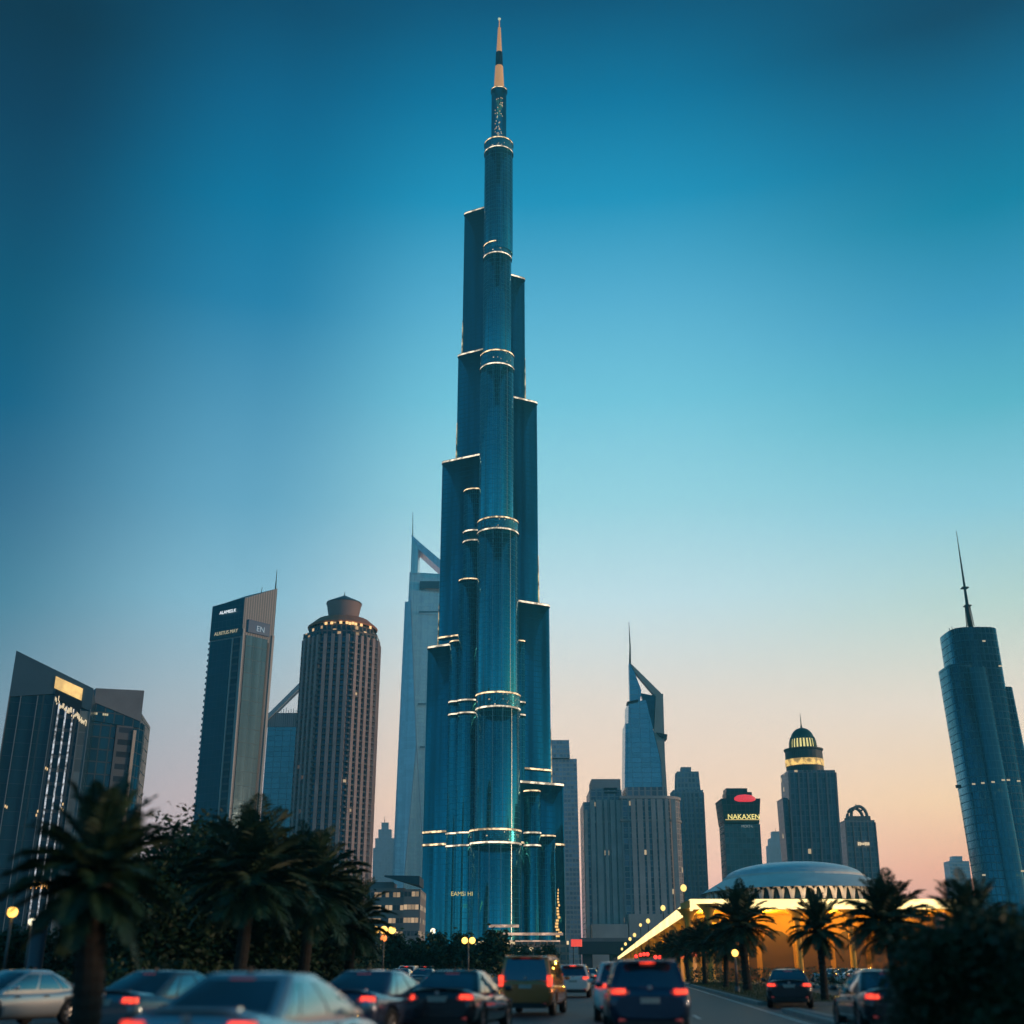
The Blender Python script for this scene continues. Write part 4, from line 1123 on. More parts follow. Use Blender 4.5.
# ================================================================== HAZE
def haze():
    m = bpy.data.materials.new('haze_air'); m.use_nodes = True
    t = m.node_tree; t.nodes.clear()
    v = t.nodes.new('ShaderNodeVolumePrincipled')
    v.inputs['Color'].default_value = (.14, .80, 1.0, 1)
    v.inputs['Density'].default_value = 0.00025
    v.inputs['Anisotropy'].default_value = .25
    out = t.nodes.new('ShaderNodeOutputMaterial'); t.links.new(v.outputs[0], out.inputs['Volume'])
    m.cycles.homogeneous_volume = True
    b = MB(); x0, x1, y0, y1 = -1500, 1500, -120, 2150
    fp = [(x0, y0), (x1, y0), (x1, y1), (x0, y1)]
    b.prism(fp, -1.2, 860, bottom=True)
    b.build('haze', m, None, kind='stuff')
haze()

# ================================================================== DOMED HALL AND LIT ARCADE (right)
def domed_hall():
    Y = 289; o = (XA(797, 930, Y), Y, 0)
    T = thing('domed_hall', 'white hall with a low pale blue dome and arched openings behind the lit canopy', 'building', o)
    def x(px, row=885): return XA(px, row, Y) - o[0]
    wht = pmat('hall_white', (.82, .80, .76), .6, noise=.12, nscale=.3)
    blu = pmat('dome_blue', (.60, .74, .80), .4, .1, noise=.12, nscale=.4)
    rx = (x(880) - x(712)) / 2; rz0 = ZA(884, Y); 
    rd = (x(862, 875) - x(730, 875)) / 2
    cy = 0
    m = MB(); m.prism(sup(0, cy, rx * 1.06, 29.5, 2.3, 48), 0, ZA(900.5, Y - 27), sm=True); m.build('drum', [wht], T)
    # arched gallery: piers and dark openings round the drum
    zb, zt = ZA(899, Y - 27), ZA(884.5, Y - 27)
    m = MB(); m.prism(sup(0, cy, rx * .98, 27, 2.2, 48), zb - .5, zt, sm=True); m.build('gallery_glass', [facade('hall_glass', (.03, .07, .09), (.05, .08, .09), 3, 3, .05, .05, rough=.15, metal=.4)], T)
    for k in range(30):
        a = PI + PI * k / 29
        c, s_ = math.cos(a), math.sin(a)
        pts = []
        for q in range(7):
            aa = a + (q - 3) / 3 * PI / 29 / 2
            zz = zb + (zt - zb) * (1 - abs((q - 3) / 3) ** 2.6 * .95)
            pts.append((rx * 1.02 * math.cos(aa), cy + 28 * math.sin(aa), zz))
        m = MB(); m.tube(pts, .42, 5); m.build('arch', wht, T)
    m = MB(); fp = sup(0, cy, rx * 1.0, 27.5, 2.2, 48)
    for k in range(6): pass
    m.prism(sup(0, cy, rx * 1.09, 29.6, 2.2, 48), zt - .4, zt + 2.6, b=sup(0, cy, rd * 1.05, 23, 2.1, 48), sm=True); m.build('lower_roof', [wht], T)
    z1 = zt + 2.6; z2 = ZA(863, Y)
    prof = [(1.0, z1), (.995, z1 + .5)] + [(math.cos(t * PI / 2 / 12), z1 + .5 + (z2 - z1 - .5) * math.sin(t * PI / 2 / 12)) for t in range(1, 12)] + [(.01, z2)]
    m = MB(); m.lathe([(r_ * 1.0, z) for r_, z in prof], (0, cy), 48, sx=rd, sy=21); m.build('dome', [blu], T)
    m = MB(); ringstrip(m, sup(0, cy, rd * 1.0, 21.2, 2, 48), z1 + .1, .5, .5); m.build('dome_ring', wht, T)
    # warm lamp that lights the gallery front from the roof of the arcade
    for px in (770, 808):
        l = bpy.data.lights.new('gallery_lamp', 'SPOT'); l.energy = 5000; l.color = (1, .62, .3); l.spot_size = R(100); l.spot_blend = 1; l.shadow_soft_size = 1
        lo = bpy.data.objects.new('gallery_lamp', l); COL.objects.link(lo); lo.parent = T; lo.location = (x(px), -38, zt - 5); lo.rotation_euler = (R(128), 0, 0)
domed_hall()

ARC = [(XA(617.5, 957, 430), 430, ZA(957, 430)), (XA(690, 899, 152), 152, ZA(899, 152)), (XA(956, 897, 158), 158, ZA(899, 158))]
def arcade():
    o = (ARC[1][0], ARC[1][1], 0)
    T = thing('lit_arcade', 'long low arcade building with a glowing yellow roof edge and amber walls along the boulevard', 'building', o)
    ochre = pmat('ochre_wall', (.30, .15, .03), .75, noise=.2, nscale=.4)
    edge = glowmat('roof_edge_light', (1.0, .74, .30), 2.2, .25, (.12, 1))
    soff = pmat('soffit', (.75, .40, .07), .7, noise=.1, nscale=.5)
    P_ = [Vector(p) - Vector((o[0], o[1], 0)) for p in ARC]
    def run(a, b, inw, th0, th1):
        d = Vector((b.x - a.x, b.y - a.y, 0)).normalized(); n = Vector((d.y, -d.x, 0)) * inw   # inward normal
        return d, n
    # run 1 : far -> corner (front faces the road), run 2 : corner -> right
    for i, (a, b, th) in enumerate(((P_[0], P_[1], (.8, 1.35)), (P_[1], P_[2], (1.2, 1.2)))):
        d = Vector((b.x - a.x, b.y - a.y, 0)).normalized()
        inn = Vector((-d.y, d.x, 0))
        if i == 0: inn = Vector((abs(d.y), abs(d.x), 0)).normalized()
        else: inn = Vector((0, 1, 0))
        m = MB()
        q = [(a.x, a.y), (b.x, b.y), (b.x + inn.x * .3, b.y + inn.y * .3), (a.x + inn.x * .3, a.y + inn.y * .3)]
        m.prism(q, [a.z - th[0], b.z - th[1], b.z - th[1], a.z - th[0]], [a.z, b.z, b.z, a.z], bottom=True); m.build('roof_edge', edge, T)
        w = 9
        a2, b2 = a + inn * .303, b + inn * .303
        a3, b3 = a + inn * w * (.7 if i == 0 else 1), (a.lerp(b, .88) if i == 0 else b) + inn * w
        m = MB(); q = [(a2.x, a2.y), (b2.x, b2.y), (b3.x, b3.y), (a3.x, a3.y)]
        m.prism(q, [a.z - th[0] * .8, b.z - .8, b.z - 1.8, a.z - th[0] * .8 - .6], [a.z - .1, b.z - .1, b.z - .1, a.z - .1], bottom=True); m.build('soffit', soff, T)
        # rear wall
        if i == 1: a3 = a3 + Vector((5, 0, 0))
        a4, b4 = a3 + inn * 10, b3 + inn * 10
        if i == 1: a4 = a4 + Vector((4, 0, 0))
        m = MB(); q = [(a3.x, a3.y), (b3.x, b3.y), (b4.x, b4.y), (a4.x, a4.y)]
        m.prism(q, 0, [a.z - .3, b.z - .3, b.z - .3, a.z - .3]); m.build('wall', [ochre], T)
        L = (b - a).length
        nc = 26 if i == 0 else 5
        for k in range(nc + 1):
            t = k / nc
            p = a.lerp(b, t) + inn * 2.2
            zt = p.z - (.6 if i == 0 else 1.1)
            m = MB(); m.lathe([(.42, 0), (.38, zt * .6), (.42, zt - 1.6), (.75, zt - .7), (1.5, zt)], (p.x, p.y), 12); m.build('column', soff, T)
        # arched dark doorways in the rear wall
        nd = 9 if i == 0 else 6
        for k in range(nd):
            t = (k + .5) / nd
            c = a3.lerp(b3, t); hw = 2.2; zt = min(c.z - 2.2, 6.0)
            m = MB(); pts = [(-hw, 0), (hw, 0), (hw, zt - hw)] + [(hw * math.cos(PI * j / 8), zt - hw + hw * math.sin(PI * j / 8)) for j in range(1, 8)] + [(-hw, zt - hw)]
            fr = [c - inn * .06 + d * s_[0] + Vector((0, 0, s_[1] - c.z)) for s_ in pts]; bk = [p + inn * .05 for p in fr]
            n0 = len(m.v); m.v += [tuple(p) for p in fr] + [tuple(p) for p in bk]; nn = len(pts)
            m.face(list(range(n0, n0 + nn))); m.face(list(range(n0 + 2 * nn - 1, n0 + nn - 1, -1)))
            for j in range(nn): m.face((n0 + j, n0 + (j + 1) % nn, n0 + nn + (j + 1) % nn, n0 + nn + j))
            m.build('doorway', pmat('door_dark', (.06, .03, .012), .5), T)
        # lamps under the soffit
        nl = 12 if i == 0 else 8
        for k in range(nl):
            t = (k + .5) / nl
            p = a.lerp(b, t) + inn * 5.2
            l = bpy.data.lights.new('soffit_lamp', 'POINT'); l.energy = (900 if i == 0 else 900); l.color = (1, .56, .07); l.shadow_soft_size = .35
            lo = bpy.data.objects.new('soffit_lamp', l); COL.objects.link(lo); lo.parent = T; lo.location = (p.x, p.y, p.z - 1.9)
arcade()
def lantern(px, row, Y, rad, z0, label, mat=None, post=True, group=None):
    x, _, z = P(px, row, Y)
    T = thing('lantern', label, 'lantern', (x, Y, z0), group=group)
    rad *= .8
    m = MB(); m.ball((0, 0, z - z0), rad, 14, sz=1.15); m.build('globe', mat or glowmat('lantern_globe', (1, .68, .2), 1.5), T)
    m = MB(); m.tube([(0, 0, 0), (0, 0, z - z0 - rad)], .07, 6); m.build('post', M_dark, T)
spots = [(683.5, 888, 160, .5), (663, 908, 205, .5), (648, 921, 245, .5), (640.5, 925, 275, .4), (634.5, 935, 300, .5), (630, 939, 330, .5), (625.5, 944, 365, .5), (622, 949, 400, .45)]
names = ['nearest and tallest', 'second', 'third', 'small fourth', 'fifth', 'sixth', 'seventh', 'farthest, smallest']
for (px, row, Y, r_), w in zip(spots, names):
    lantern(px, row, Y, r_, 0, f'yellow globe lantern beside the lit roof edge, {w} counted from the corner', group='lanterns along the lit roof edge')

# ================================================================== STREET LAMPS
M_lampglow = glowmat('lamp_glow', (1, .55, .1), 3.2)
M_lampwhite = glowmat('lamp_white', (1, .9, .6), 2.0)
M_orange = glowmat('lamp_orange', (1, .25, .05), 1.6)
def lamp(px, row, Y, offs, label, rad=.3, mat=M_lampglow, extra=None, rp=.08):
    x, _, z = P(px, row, Y)
    T = thing('street_lamp', label, 'street lamp', (x, Y, -.1))
    z += .1
    m = MB(); m.tube([(0, 0, 0), (0, 0, .5)], rp * 1.8, 10); m.tube([(0, 0, .5), (0, 0, z - .1)], [rp * 1.1, rp * .8], 8); m.build('pole', pmat('lamp_pole', (.12, .12, .12), .5, .5), T)
    k = MPX(Y)
    if len(offs) > 1:
        m = MB(); m.bar((offs[0] * k, 0, z - rad * 1.05), (offs[-1] * k, 0, z - rad * 1.05), .07); m.build('arm', M_dark, T)
    for q in offs:
        m = MB(); m.ball((q * k, 0, z), rad, 14); m.build('globe', mat, T)
    if extra:
        m = MB(); m.ball((0, 0, z - extra * k), rad * .9, 12); m.build('lower_globe', M_orange, T)
    return T
def MPX(Y): return Y * 1.0 / FPX * 1.03
lamp(384, 930, 92, (-7.5, 0, 7.5), 'street lamp with three amber globes on one arm and an orange one below', .27, extra=7)
lamp(468.5, 940.5, 108, (-3.4, 3.4), 'street lamp with two amber globes, between trees before the tallest tower', .27)
lamp(332, 952, 95, (0,), 'single amber globe lamp low beside the dark palms, near the traffic', .36)
lamp(218, 925, 66, (0,), 'thin lamp with one small amber globe among the dark trees', .16, rp=.05)
lamp(12.5, 912, 52, (0,), 'amber globe lamp at the far left edge under the large palm', .22)
lamp(32, 922, 52, (0, 4), 'pale yellow twin globe lamp at left under the large palm', .15, M_lampwhite)
lamp(735, 953, 74, (0,), 'round amber globe lamp between palm trunks before the arcade', .2)
lamp(433, 931, 190, (0,), 'small white lamp above the hedge trees left of the tallest tower', .4, M_lampwhite)
def post_signal():
    x, _, z = P(306, 922, 58)
    T = thing('traffic_signal', 'grey signal post with a small box head, standing among the dark trees', 'traffic signal', (x, 58, -.1))
    m = MB(); m.tube([(0, 0, 0), (0, 0, z)], .13, 10); m.build('pole', pmat('signal_pole', (.25, .27, .27), .5), T)
    m = MB(); m.box((-.45, 0, z - .15), (.5, .3, .7)); m.build('signal_head', M_dark, T)
    m = MB(); m.box((-.45, -.17, z - .3), (.3, .04, .12)); m.build('signal_light', glowmat('sig', (1, .35, .15), .5), T)
    m = MB(); m.box((.12, 0, z - 1.8), (.2, .2, .5)); m.build('control_box', M_dark, T)
post_signal()
def utility(px, row, Y, label):
    x, _, z = P(px, row, Y)
    T = thing('cabinet_post', label, 'utility post', (x, Y, -.1))
    m = MB(); m.lathe([(.42, 0), (.42, .1), (.30, .2), (.30, z * .93), (.34, z)], (0, 0), 14); m.build('column', pmat('post_blue', (.05, .09, .12), .5), T)
    m = MB(); m.lathe([(.34, z), (.38, z + .06), (.02, z + .2)], (0, 0), 14); m.build('cap', M_steel, T)
utility(41, 920, 50, 'thick blue grey post left of the large palm, seen behind the silver car')
# red signal heads and lit bollards under the canopy
def small_signals():
    data = [(636, 957, 190), (640.5, 955.5, 185), (644, 955, 182), (647.5, 955, 178), (655.5, 958, 170), (660, 958, 165)]
    w = ['leftmost', 'second from left', 'third from left', 'fourth from left', 'fifth from left', 'rightmost']
    for (px, row, Y), l in zip(data, w):
        x, _, z = P(px, row, Y)
        T = thing('signal_post', f'small red signal light on a post before the arcade, {l} of six', 'traffic signal', (x, Y, -.1), group='red signals before the arcade')
        m = MB(); m.tube([(0, 0, 0), (0, 0, z - .2)], .08, 6); m.build('post', M_dark, T)
        m = MB(); m.box((0, .05, z), (.5, .3, 1.0)); m.build('housing', M_dark, T)
        m = MB(); m.ball((0, -.14, z + .2), .26, 10); m.build('lamp_lens', M_redl, T)
    for i, (px, row, Y) in enumerate([(694.5, 955, 120), (704, 954, 116), (682, 957, 130)]):
        x, _, z = P(px, row, Y)
        T = thing('lit_bollard', 'orange lit column marker before the arcade, ' + ['between the other two', 'closest to the palms', 'farthest left'][i], 'light column', (x, Y, -.1), group='lit columns before the arcade')
        m = MB(); m.lathe([(.2, 0), (.2, .2), (.16, .25), (.16, z)], (0, 0), 10); m.build('shaft', glowmat('bollard_amber', (1, .35, .05), .5), T)
        m = MB(); m.ball((0, 0, z + .15), .26, 10); m.build('top_light', glowmat('bollard_red', (1, .15, .05), 1.6), T)
small_signals()

# ================================================================== VEGETATION
M_palm = pmat('palm_leaf', (.014, .048, .02), .55, noise=.4, nscale=2)
M_trunk = pmat('palm_trunk', (.022, .018, .014), .9, noise=.4, nscale=6, bump=.8)
M_leaf = pmat('tree_leaf', (.012, .046, .014), .6, noise=.5, nscale=.8)
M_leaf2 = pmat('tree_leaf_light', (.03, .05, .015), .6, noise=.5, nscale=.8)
def frond(mb, base, az, el, L, rnd, wid=.42, nl=26):
    d = Vector((math.cos(az) * math.cos(el), math.sin(az) * math.cos(el), math.sin(el)))
    pts = []; p = Vector(base); n = 10; dirs = []
    droop = rnd.uniform(.75, 1.15)
    for i in range(n + 1):
        pts.append(p.copy()); dirs.append(d.copy())
        p = p + d * (L / n)
        d = (d + Vector((0, 0, -droop * .16 * (i / n + .35)))).normalized()
    mb.tube(pts, [.035 * (1 - i / (n + 2)) for i in range(n + 1)], 3, cap=False)
    for k in range(nl):
        t = .12 + .88 * k / (nl - 1)
        f = t * n; i = min(int(f), n - 1); q = pts[i].lerp(pts[i + 1], f - i); dd = dirs[i]
        side = dd.cross(Vector((0, 0, 1)))
        if side.length < .05: side = Vector((1, 0, 0))
        side.normalize(); up = side.cross(dd).normalized()
        ll = L * wid * (math.sin(PI * min(1, t * .92 + .12)) ** .6) * rnd.uniform(.85, 1.1) * .55
        for s in (-1, 1):
            v = (side * s * .8 + dd * .75 + up * rnd.uniform(.0, .35)).normalized()
            e = q + v * ll + Vector((0, 0, -ll * .22)); mid = q + v * ll * .5
            w = dd * (.034 + .014 * L / 3)
            n0 = len(mb.v)
            mb.v += [tuple(q - w * .5), tuple(q + w * .5), tuple(mid + w), tuple(e), tuple(mid - w)]
            mb.face((n0, n0 + 1, n0 + 2, n0 + 3, n0 + 4), [(0, 0)] * 5)
def palm(name, loc, h, L, seed, label, nf=44, tr=.22, group=None, wid=.42):
    rnd = random.Random(seed)
    T = thing(name, label, 'palm tree', loc, group=group)
    m = MB(); pts = []; rad = []; n = 26
    for i in range(n + 1):
        t = i / n; pts.append((.12 * math.sin(t * 2 + seed), .1 * math.sin(t * 2.6 + seed), h * t)); rad.append(tr * (1.25 - .35 * t if t < .15 else 1.1 - .15 * t) * (1.0 if i % 2 else .9))
    m.tube(pts, rad, 12, sm=False); 
    top = Vector(pts[-1])
    m.build('trunk', M_trunk, T)
    m = MB(); m.ball((top.x, top.y, top.z), tr * 1.5, 10, sz=1.3); m.build('crown_heart', M_trunk, T)
    m = MB()
    for k in range(nf):
        t = k / nf
        el = R(-38 + 122 * t ** .85) + rnd.uniform(-.1, .1)
        frond(m, top + Vector((0, 0, tr * 1.2 * t)), k * 2.39996 + rnd.uniform(-.2, .2), el, L * rnd.uniform(.82, 1.08) * (.9 if el < 0 else 1), rnd, wid)
    m.build('crown', M_palm, T)
    return T
def ground(px, Y): return XA(px, 985, Y)
palm('palm_tree', (ground(80, 21), 21, -.1), 2.75, 1.75, 1, 'large dark date palm at left, its trunk standing between two cars', nf=60, tr=.26, wid=.5)
PR = palm('palm_tree', (ground(746, 78), 78, -.1), 3.75, 2.75, 2, 'broad palm before the arcade, left of the gap in the roof light', nf=58, tr=.26, wid=.52)
PV = palm('palm_tree', (ground(822, 56), 56, -.1), 2.95, 1.85, 7, 'palm on the verge in front of the arcade with a bare straight trunk', nf=44, tr=.17, wid=.46)
PW = palm('palm_tree', (ground(238, 44), 44, -.1), 4.3, 2.9, 12, 'tall palm above the dark tree mass, right of the large palm', nf=66, tr=.24, wid=.58)
def pcopy(px, Y, s, rz, label, src=None):
    return copy_tree(src or PR, (ground(px, Y), Y, -.1), rz, s, label)
pcopy(897, 44, .66, 2.1, 'palm with upright fronds behind the dark car at right', PW)
pcopy(727, 92, .74, 2.9, 'palm touching the left side of the broad palm before the arcade')
pcopy(705, 108, .78, 4.0, 'palm in the row before the arcade, second left of the broad palm', PW)
pcopy(688, 130, .82, 5.2, 'palm in the row before the arcade, third left of the broad palm')
pcopy(674, 152, .82, .6, 'palm in the row before the arcade, fourth left of the broad palm', PW)
pcopy(661, 185, .8, 1.7, 'palm in the row before the arcade, small, near the red signals')
pcopy(648, 225, .8, 2.7, 'farthest and smallest palm of the row before the arcade')
pcopy(978, 30, .56, 3.4, 'palm crown rising out of the dark bush at the right edge')
pcopy(302, 52, 1.0, 5.0, 'palm above the dark tree mass, before the balcony tower', PW)
pcopy(348, 58, .85, 1.2, 'low palm at the right end of the dark tree mass')

def leaf_tree(name, loc, H, rx, ry, seed, label, trunk_h=1.6, nclump=110, per=70, leaf=.16, mat=None, low=.12, cat='tree', group=None, tr=.16):
    rnd = random.Random(seed)
    T = thing(name, label, cat, loc, group=group)
    cz = trunk_h + (H - trunk_h) * .5; rz = (H - trunk_h) * .55
    lobes = [(rnd.uniform(-.55, .55) * rx, rnd.uniform(-.5, .5) * ry, cz + rnd.uniform(-.5, .55) * rz, rnd.uniform(.35, .6)) for _ in range(11)]
    cl = []
    while len(cl) < nclump:
        lb = rnd.choice(lobes)
        v = Vector((rnd.gauss(0, 1), rnd.gauss(0, 1), rnd.gauss(0, 1))).normalized() * rnd.uniform(.55, 1.0)
        p = Vector((lb[0] + v.x * rx * lb[3], lb[1] + v.y * ry * lb[3], lb[2] + v.z * rz * lb[3]))
        if p.z > low * H: cl.append(p)
    m = MB()
    m.tube([(0, 0, 0), (.05, .03, trunk_h), (.0, .08, cz)], [tr * 1.3, tr, tr * .5], 9)
    m.build('trunk', M_trunk, T)
    for p in cl[::9]:
        m = MB(); b = Vector((0, .05, trunk_h * .8 + rnd.random() * (cz - trunk_h)))
        m.tube([b, b.lerp(p, .5) + Vector((0, 0, .15)), p], [tr * .4, tr * .25, tr * .08], 5); m.build('limb', M_trunk, T)
    m = MB()
    for p in cl:
        cr = rnd.uniform(.10, .2) * (rx + rz)
        for _ in range(per):
            v = Vector((rnd.gauss(0, 1), rnd.gauss(0, 1), rnd.gauss(0, .8))) * cr * .55
            c = p + v
            a = Vector((rnd.uniform(-1, 1), rnd.uniform(-1, 1), rnd.uniform(-.6, .6))).normalized(); b = a.cross(Vector((rnd.uniform(-1, 1), rnd.uniform(-1, 1), rnd.uniform(-1, 1)))).normalized()
            s = leaf * rnd.uniform(.6, 1.3)
            n0 = len(m.v)
            m.v += [tuple(c - a * s), tuple(c + b * s * .45), tuple(c + a * s), tuple(c - b * s * .45)]
            m.face((n0, n0 + 1, n0 + 2, n0 + 3), [(0, 0)] * 4)
    m.build('crown', mat or M_leaf, T)
    return T
def tree_at(px, Y, top_row, half_px, seed, label, **k):
    x = ground(px, Y); H = ZA(top_row, Y) + .1; r_ = half_px * Y / FPX
    return leaf_tree('broadleaf_tree', (x, Y, -.1), H, r_, r_ * .8, seed, label, **k)
T1 = tree_at(165, 50, 826, 66, 11, 'dark bushy tree between the large palm and the tall palm behind it', trunk_h=.6, nclump=210, per=80, leaf=.15, low=.05)
def tcopy(src, px, Y, s, rz, label): return copy_tree(src, (ground(px, Y), Y, -.1), rz, s, label)
tcopy(T1, 205, 56, 1.12, 2.0, 'dark tree low behind the tall palm, right of the bushy one')
tcopy(T1, 262, 54, .98, 3.5, 'dark tree filling the gap between the two palms before the sign tower')
tcopy(T1, 316, 60, .9, .8, 'dark tree below the balcony tower, left of the amber lamps')
tcopy(T1, 112, 64, .92, 5.0, 'dark tree behind the trunk of the large palm')
tcopy(T1, 352, 84, .72, 1.9, 'dark tree at the right end of the tree mass, before the low offices')
LT = tree_at(20, 58, 918, 42, 12, 'low dark tree at the far left behind the silver car', trunk_h=.6, nclump=80, per=60, leaf=.14)
tcopy(LT, 70, 62, 1.0, 2.2, 'low dark tree left of the large palm trunk')
tree_at(170, 70, 829, 20, 15, 'yellow green treetop in a lighter leaf colour, above the dark bushy tree', trunk_h=3, nclump=50, per=60, leaf=.16, mat=M_leaf2)  # the tint is in the leaf colour; no lamp lights it
BU = leaf_tree('bush', (ground(980, 19), 19, -.1), 2.1, 1.25, 1.1, 21, 'large dark bush filling the lower right corner', trunk_h=.3, nclump=170, per=110, leaf=.07, low=.0, cat='bush', tr=.06)
copy_tree(BU, (ground(1035, 17.5), 17.5, -.1), 2.2, .95, 'dark bush cut by the right frame edge')
copy_tree(BU, (ground(933, 22.5), 22.5, -.1), 1.0, .78, 'lower dark bush hiding the front of the dark car at right')
CT = tree_at(405, 150, 936, 22, 31, 'hedge tree right of the triple globe lamp', trunk_h=.6, nclump=70, per=50, leaf=.3)
for px, Y, s, l in ((428, 160, 1.08, 'hedge tree below the small white lamp'), (450, 150, 1.02, 'hedge tree left of the double globe lamp'), (484, 145, 1.06, 'hedge tree right of the double globe lamp'),
                    (520, 240, 1.1, 'tree behind the brown van, left'), (546, 250, 1.12, 'tree behind the brown van, above its roof'), (382, 170, .95, 'hedge tree behind the triple globe lamp')):
    tcopy(CT, px, Y, s, px * .37, l)
def hedge(name, x0, y0, x1, y1, h, w, label, seed):
    rnd = random.Random(seed); T = thing(name, label, 'hedge', (x0, y0, -.1))
    d = Vector((x1 - x0, y1 - y0, 0)); L = d.length; d.normalize(); n = Vector((-d.y, d.x, 0))
    m = MB()
    for _ in range(int(L * h * 90)):
        c = d * rnd.uniform(0, L) + n * rnd.uniform(-w, w) + Vector((0, 0, rnd.uniform(.02, h) * (1 - .1 * rnd.random())))
        a = Vector((rnd.uniform(-1, 1), rnd.uniform(-1, 1), rnd.uniform(-1, 1))).normalized(); b = a.orthogonal().normalized(); s = rnd.uniform(.08, .16)
        n0 = len(m.v); m.v += [tuple(c - a * s), tuple(c + b * s * .5), tuple(c + a * s), tuple(c - b * s * .5)]; m.face((n0, n0 + 1, n0 + 2, n0 + 3), [(0, 0)] * 4)
    m.build('leaves', M_leaf, T)
    m = MB(); m.tube([(0, 0, .05), tuple(d * L + Vector((0, 0, .05)))], .06, 5); m.build('stem', M_trunk, T)
hedge('hedge', ground(100, 44), 44, ground(370, 66), 66, 1.9, .7, 'clipped dark hedge running behind the cars at left', 5)
hedge('hedge', ground(690, 112), 112, ground(860, 100), 100, 1.6, .6, 'low dark hedge at the foot of the arcade walls', 6)
hedge('hedge', ground(0, 46), 46, ground(95, 44), 44, 1.5, .6, 'dark hedge behind the silver car at the left edge', 7)
# grass tufts on the near verge
def grass():
    rnd = random.Random(77); m = MB()
    for _ in range(9000):
        y = rnd.uniform(54.5, 120); x = kerbx(y) + rnd.uniform(.4, 5.1); h = rnd.uniform(.05, .16); a = rnd.uniform(0, PI)
        dx_, dy_ = math.cos(a) * .02, math.sin(a) * .02
        n0 = len(m.v); m.v += [(x - dx_, y - dy_, .05), (x + dx_, y + dy_, .05), (x + rnd.uniform(-.05, .05), y, .05 + h)]; m.face((n0, n0 + 1, n0 + 2), [(0, 0)] * 3)
    m.build('grass', pmat('grass_blade', (.03, .055, .015), .8), None, kind='stuff')
grass()

# ================================================================== CARS
M_glassc = pmat('car_glass', (.05, .12, .17), .05, .75, coat=.8)
M_glasss = pmat('car_side_glass', (.22, .38, .42), .05, .85, coat=.8)
M_tyre = pmat('tyre', (.012, .012, .013), .85)
M_rim = pmat('rim', (.35, .36, .38), .3, .8)
M_trim = pmat('car_trim', (.012, .013, .015), .45)
M_tail = glowmat('tail_light', (1, .05, .02), 2.6, .55, (9, 1))
M_tail_dim = glowmat('tail_dim', (.8, .02, .02), .16)
M_head = glowmat('head_light', (1, .88, .65), 2.0)
M_plate = pmat('plate', (.45, .43, .38), .5, noise=.1, nscale=8)
M_amber = glowmat('turn_light', (1, .4, .05), 1.6)
def interp(keys, t):
    for i in range(len(keys) - 1):
        a, b = keys[i], keys[i + 1]
        if a[0] <= t <= b[0]:
            f = (t - a[0]) / (b[0] - a[0]); f2 = f * f * (3 - 2 * f)
            return [a[j] + (b[j] - a[j]) * (f * .5 + f2 * .5) for j in range(1, len(a))]
    return list(keys[-1][1:])
SPEC = {
 'sedan': dict(L=4.75, H=1.46, body=[(0, .70, .42, .84), (.06, .83, .30, .98), (.2, .89, .22, 1.05), (.7, .915, .19, 1.03), (1.6, .92, .18, .97), (3.3, .92, .18, .94), (4.0, .905, .19, .86), (4.45, .85, .22, .76), (4.68, .74, .28, .66), (4.75, .60, .36, .56)],
    zb=.90, yr=(.52, 1.42), yf=(3.72, 2.5), hw=(.845, .63), wy=(.98, 3.82), wr=.34, tail=.86),
 'suv': dict(L=4.55, H=1.69, body=[(0, .76, .46, .92), (.05, .87, .34, 1.08), (.18, .92, .27, 1.12), (1.0, .935, .25, 1.06), (2.5, .935, .24, 1.02), (3.5, .93, .25, 1.0), (4.1, .89, .27, .9), (4.42, .80, .32, .78), (4.55, .64, .42, .66)],
    zb=1.0, yr=(.07, .42), yf=(3.62, 2.85), hw=(.875, .71), wy=(.88, 3.62), wr=.36, tail=1.0),
 'van': dict(L=4.9, H=1.9, body=[(0, .82, .44, 1.0), (.04, .90, .32, 1.12), (.15, .94, .26, 1.15), (1.0, .95, .24, 1.12), (3.0, .95, .24, 1.08), (3.9, .94, .25, 1.04), (4.5, .90, .28, .94), (4.8, .8, .34, .8), (4.9, .64, .44, .68)],
    zb=1.05, yr=(.04, .17), yf=(4.1, 3.15), hw=(.90, .78), wy=(.95, 3.95), wr=.36, tail=1.1)}
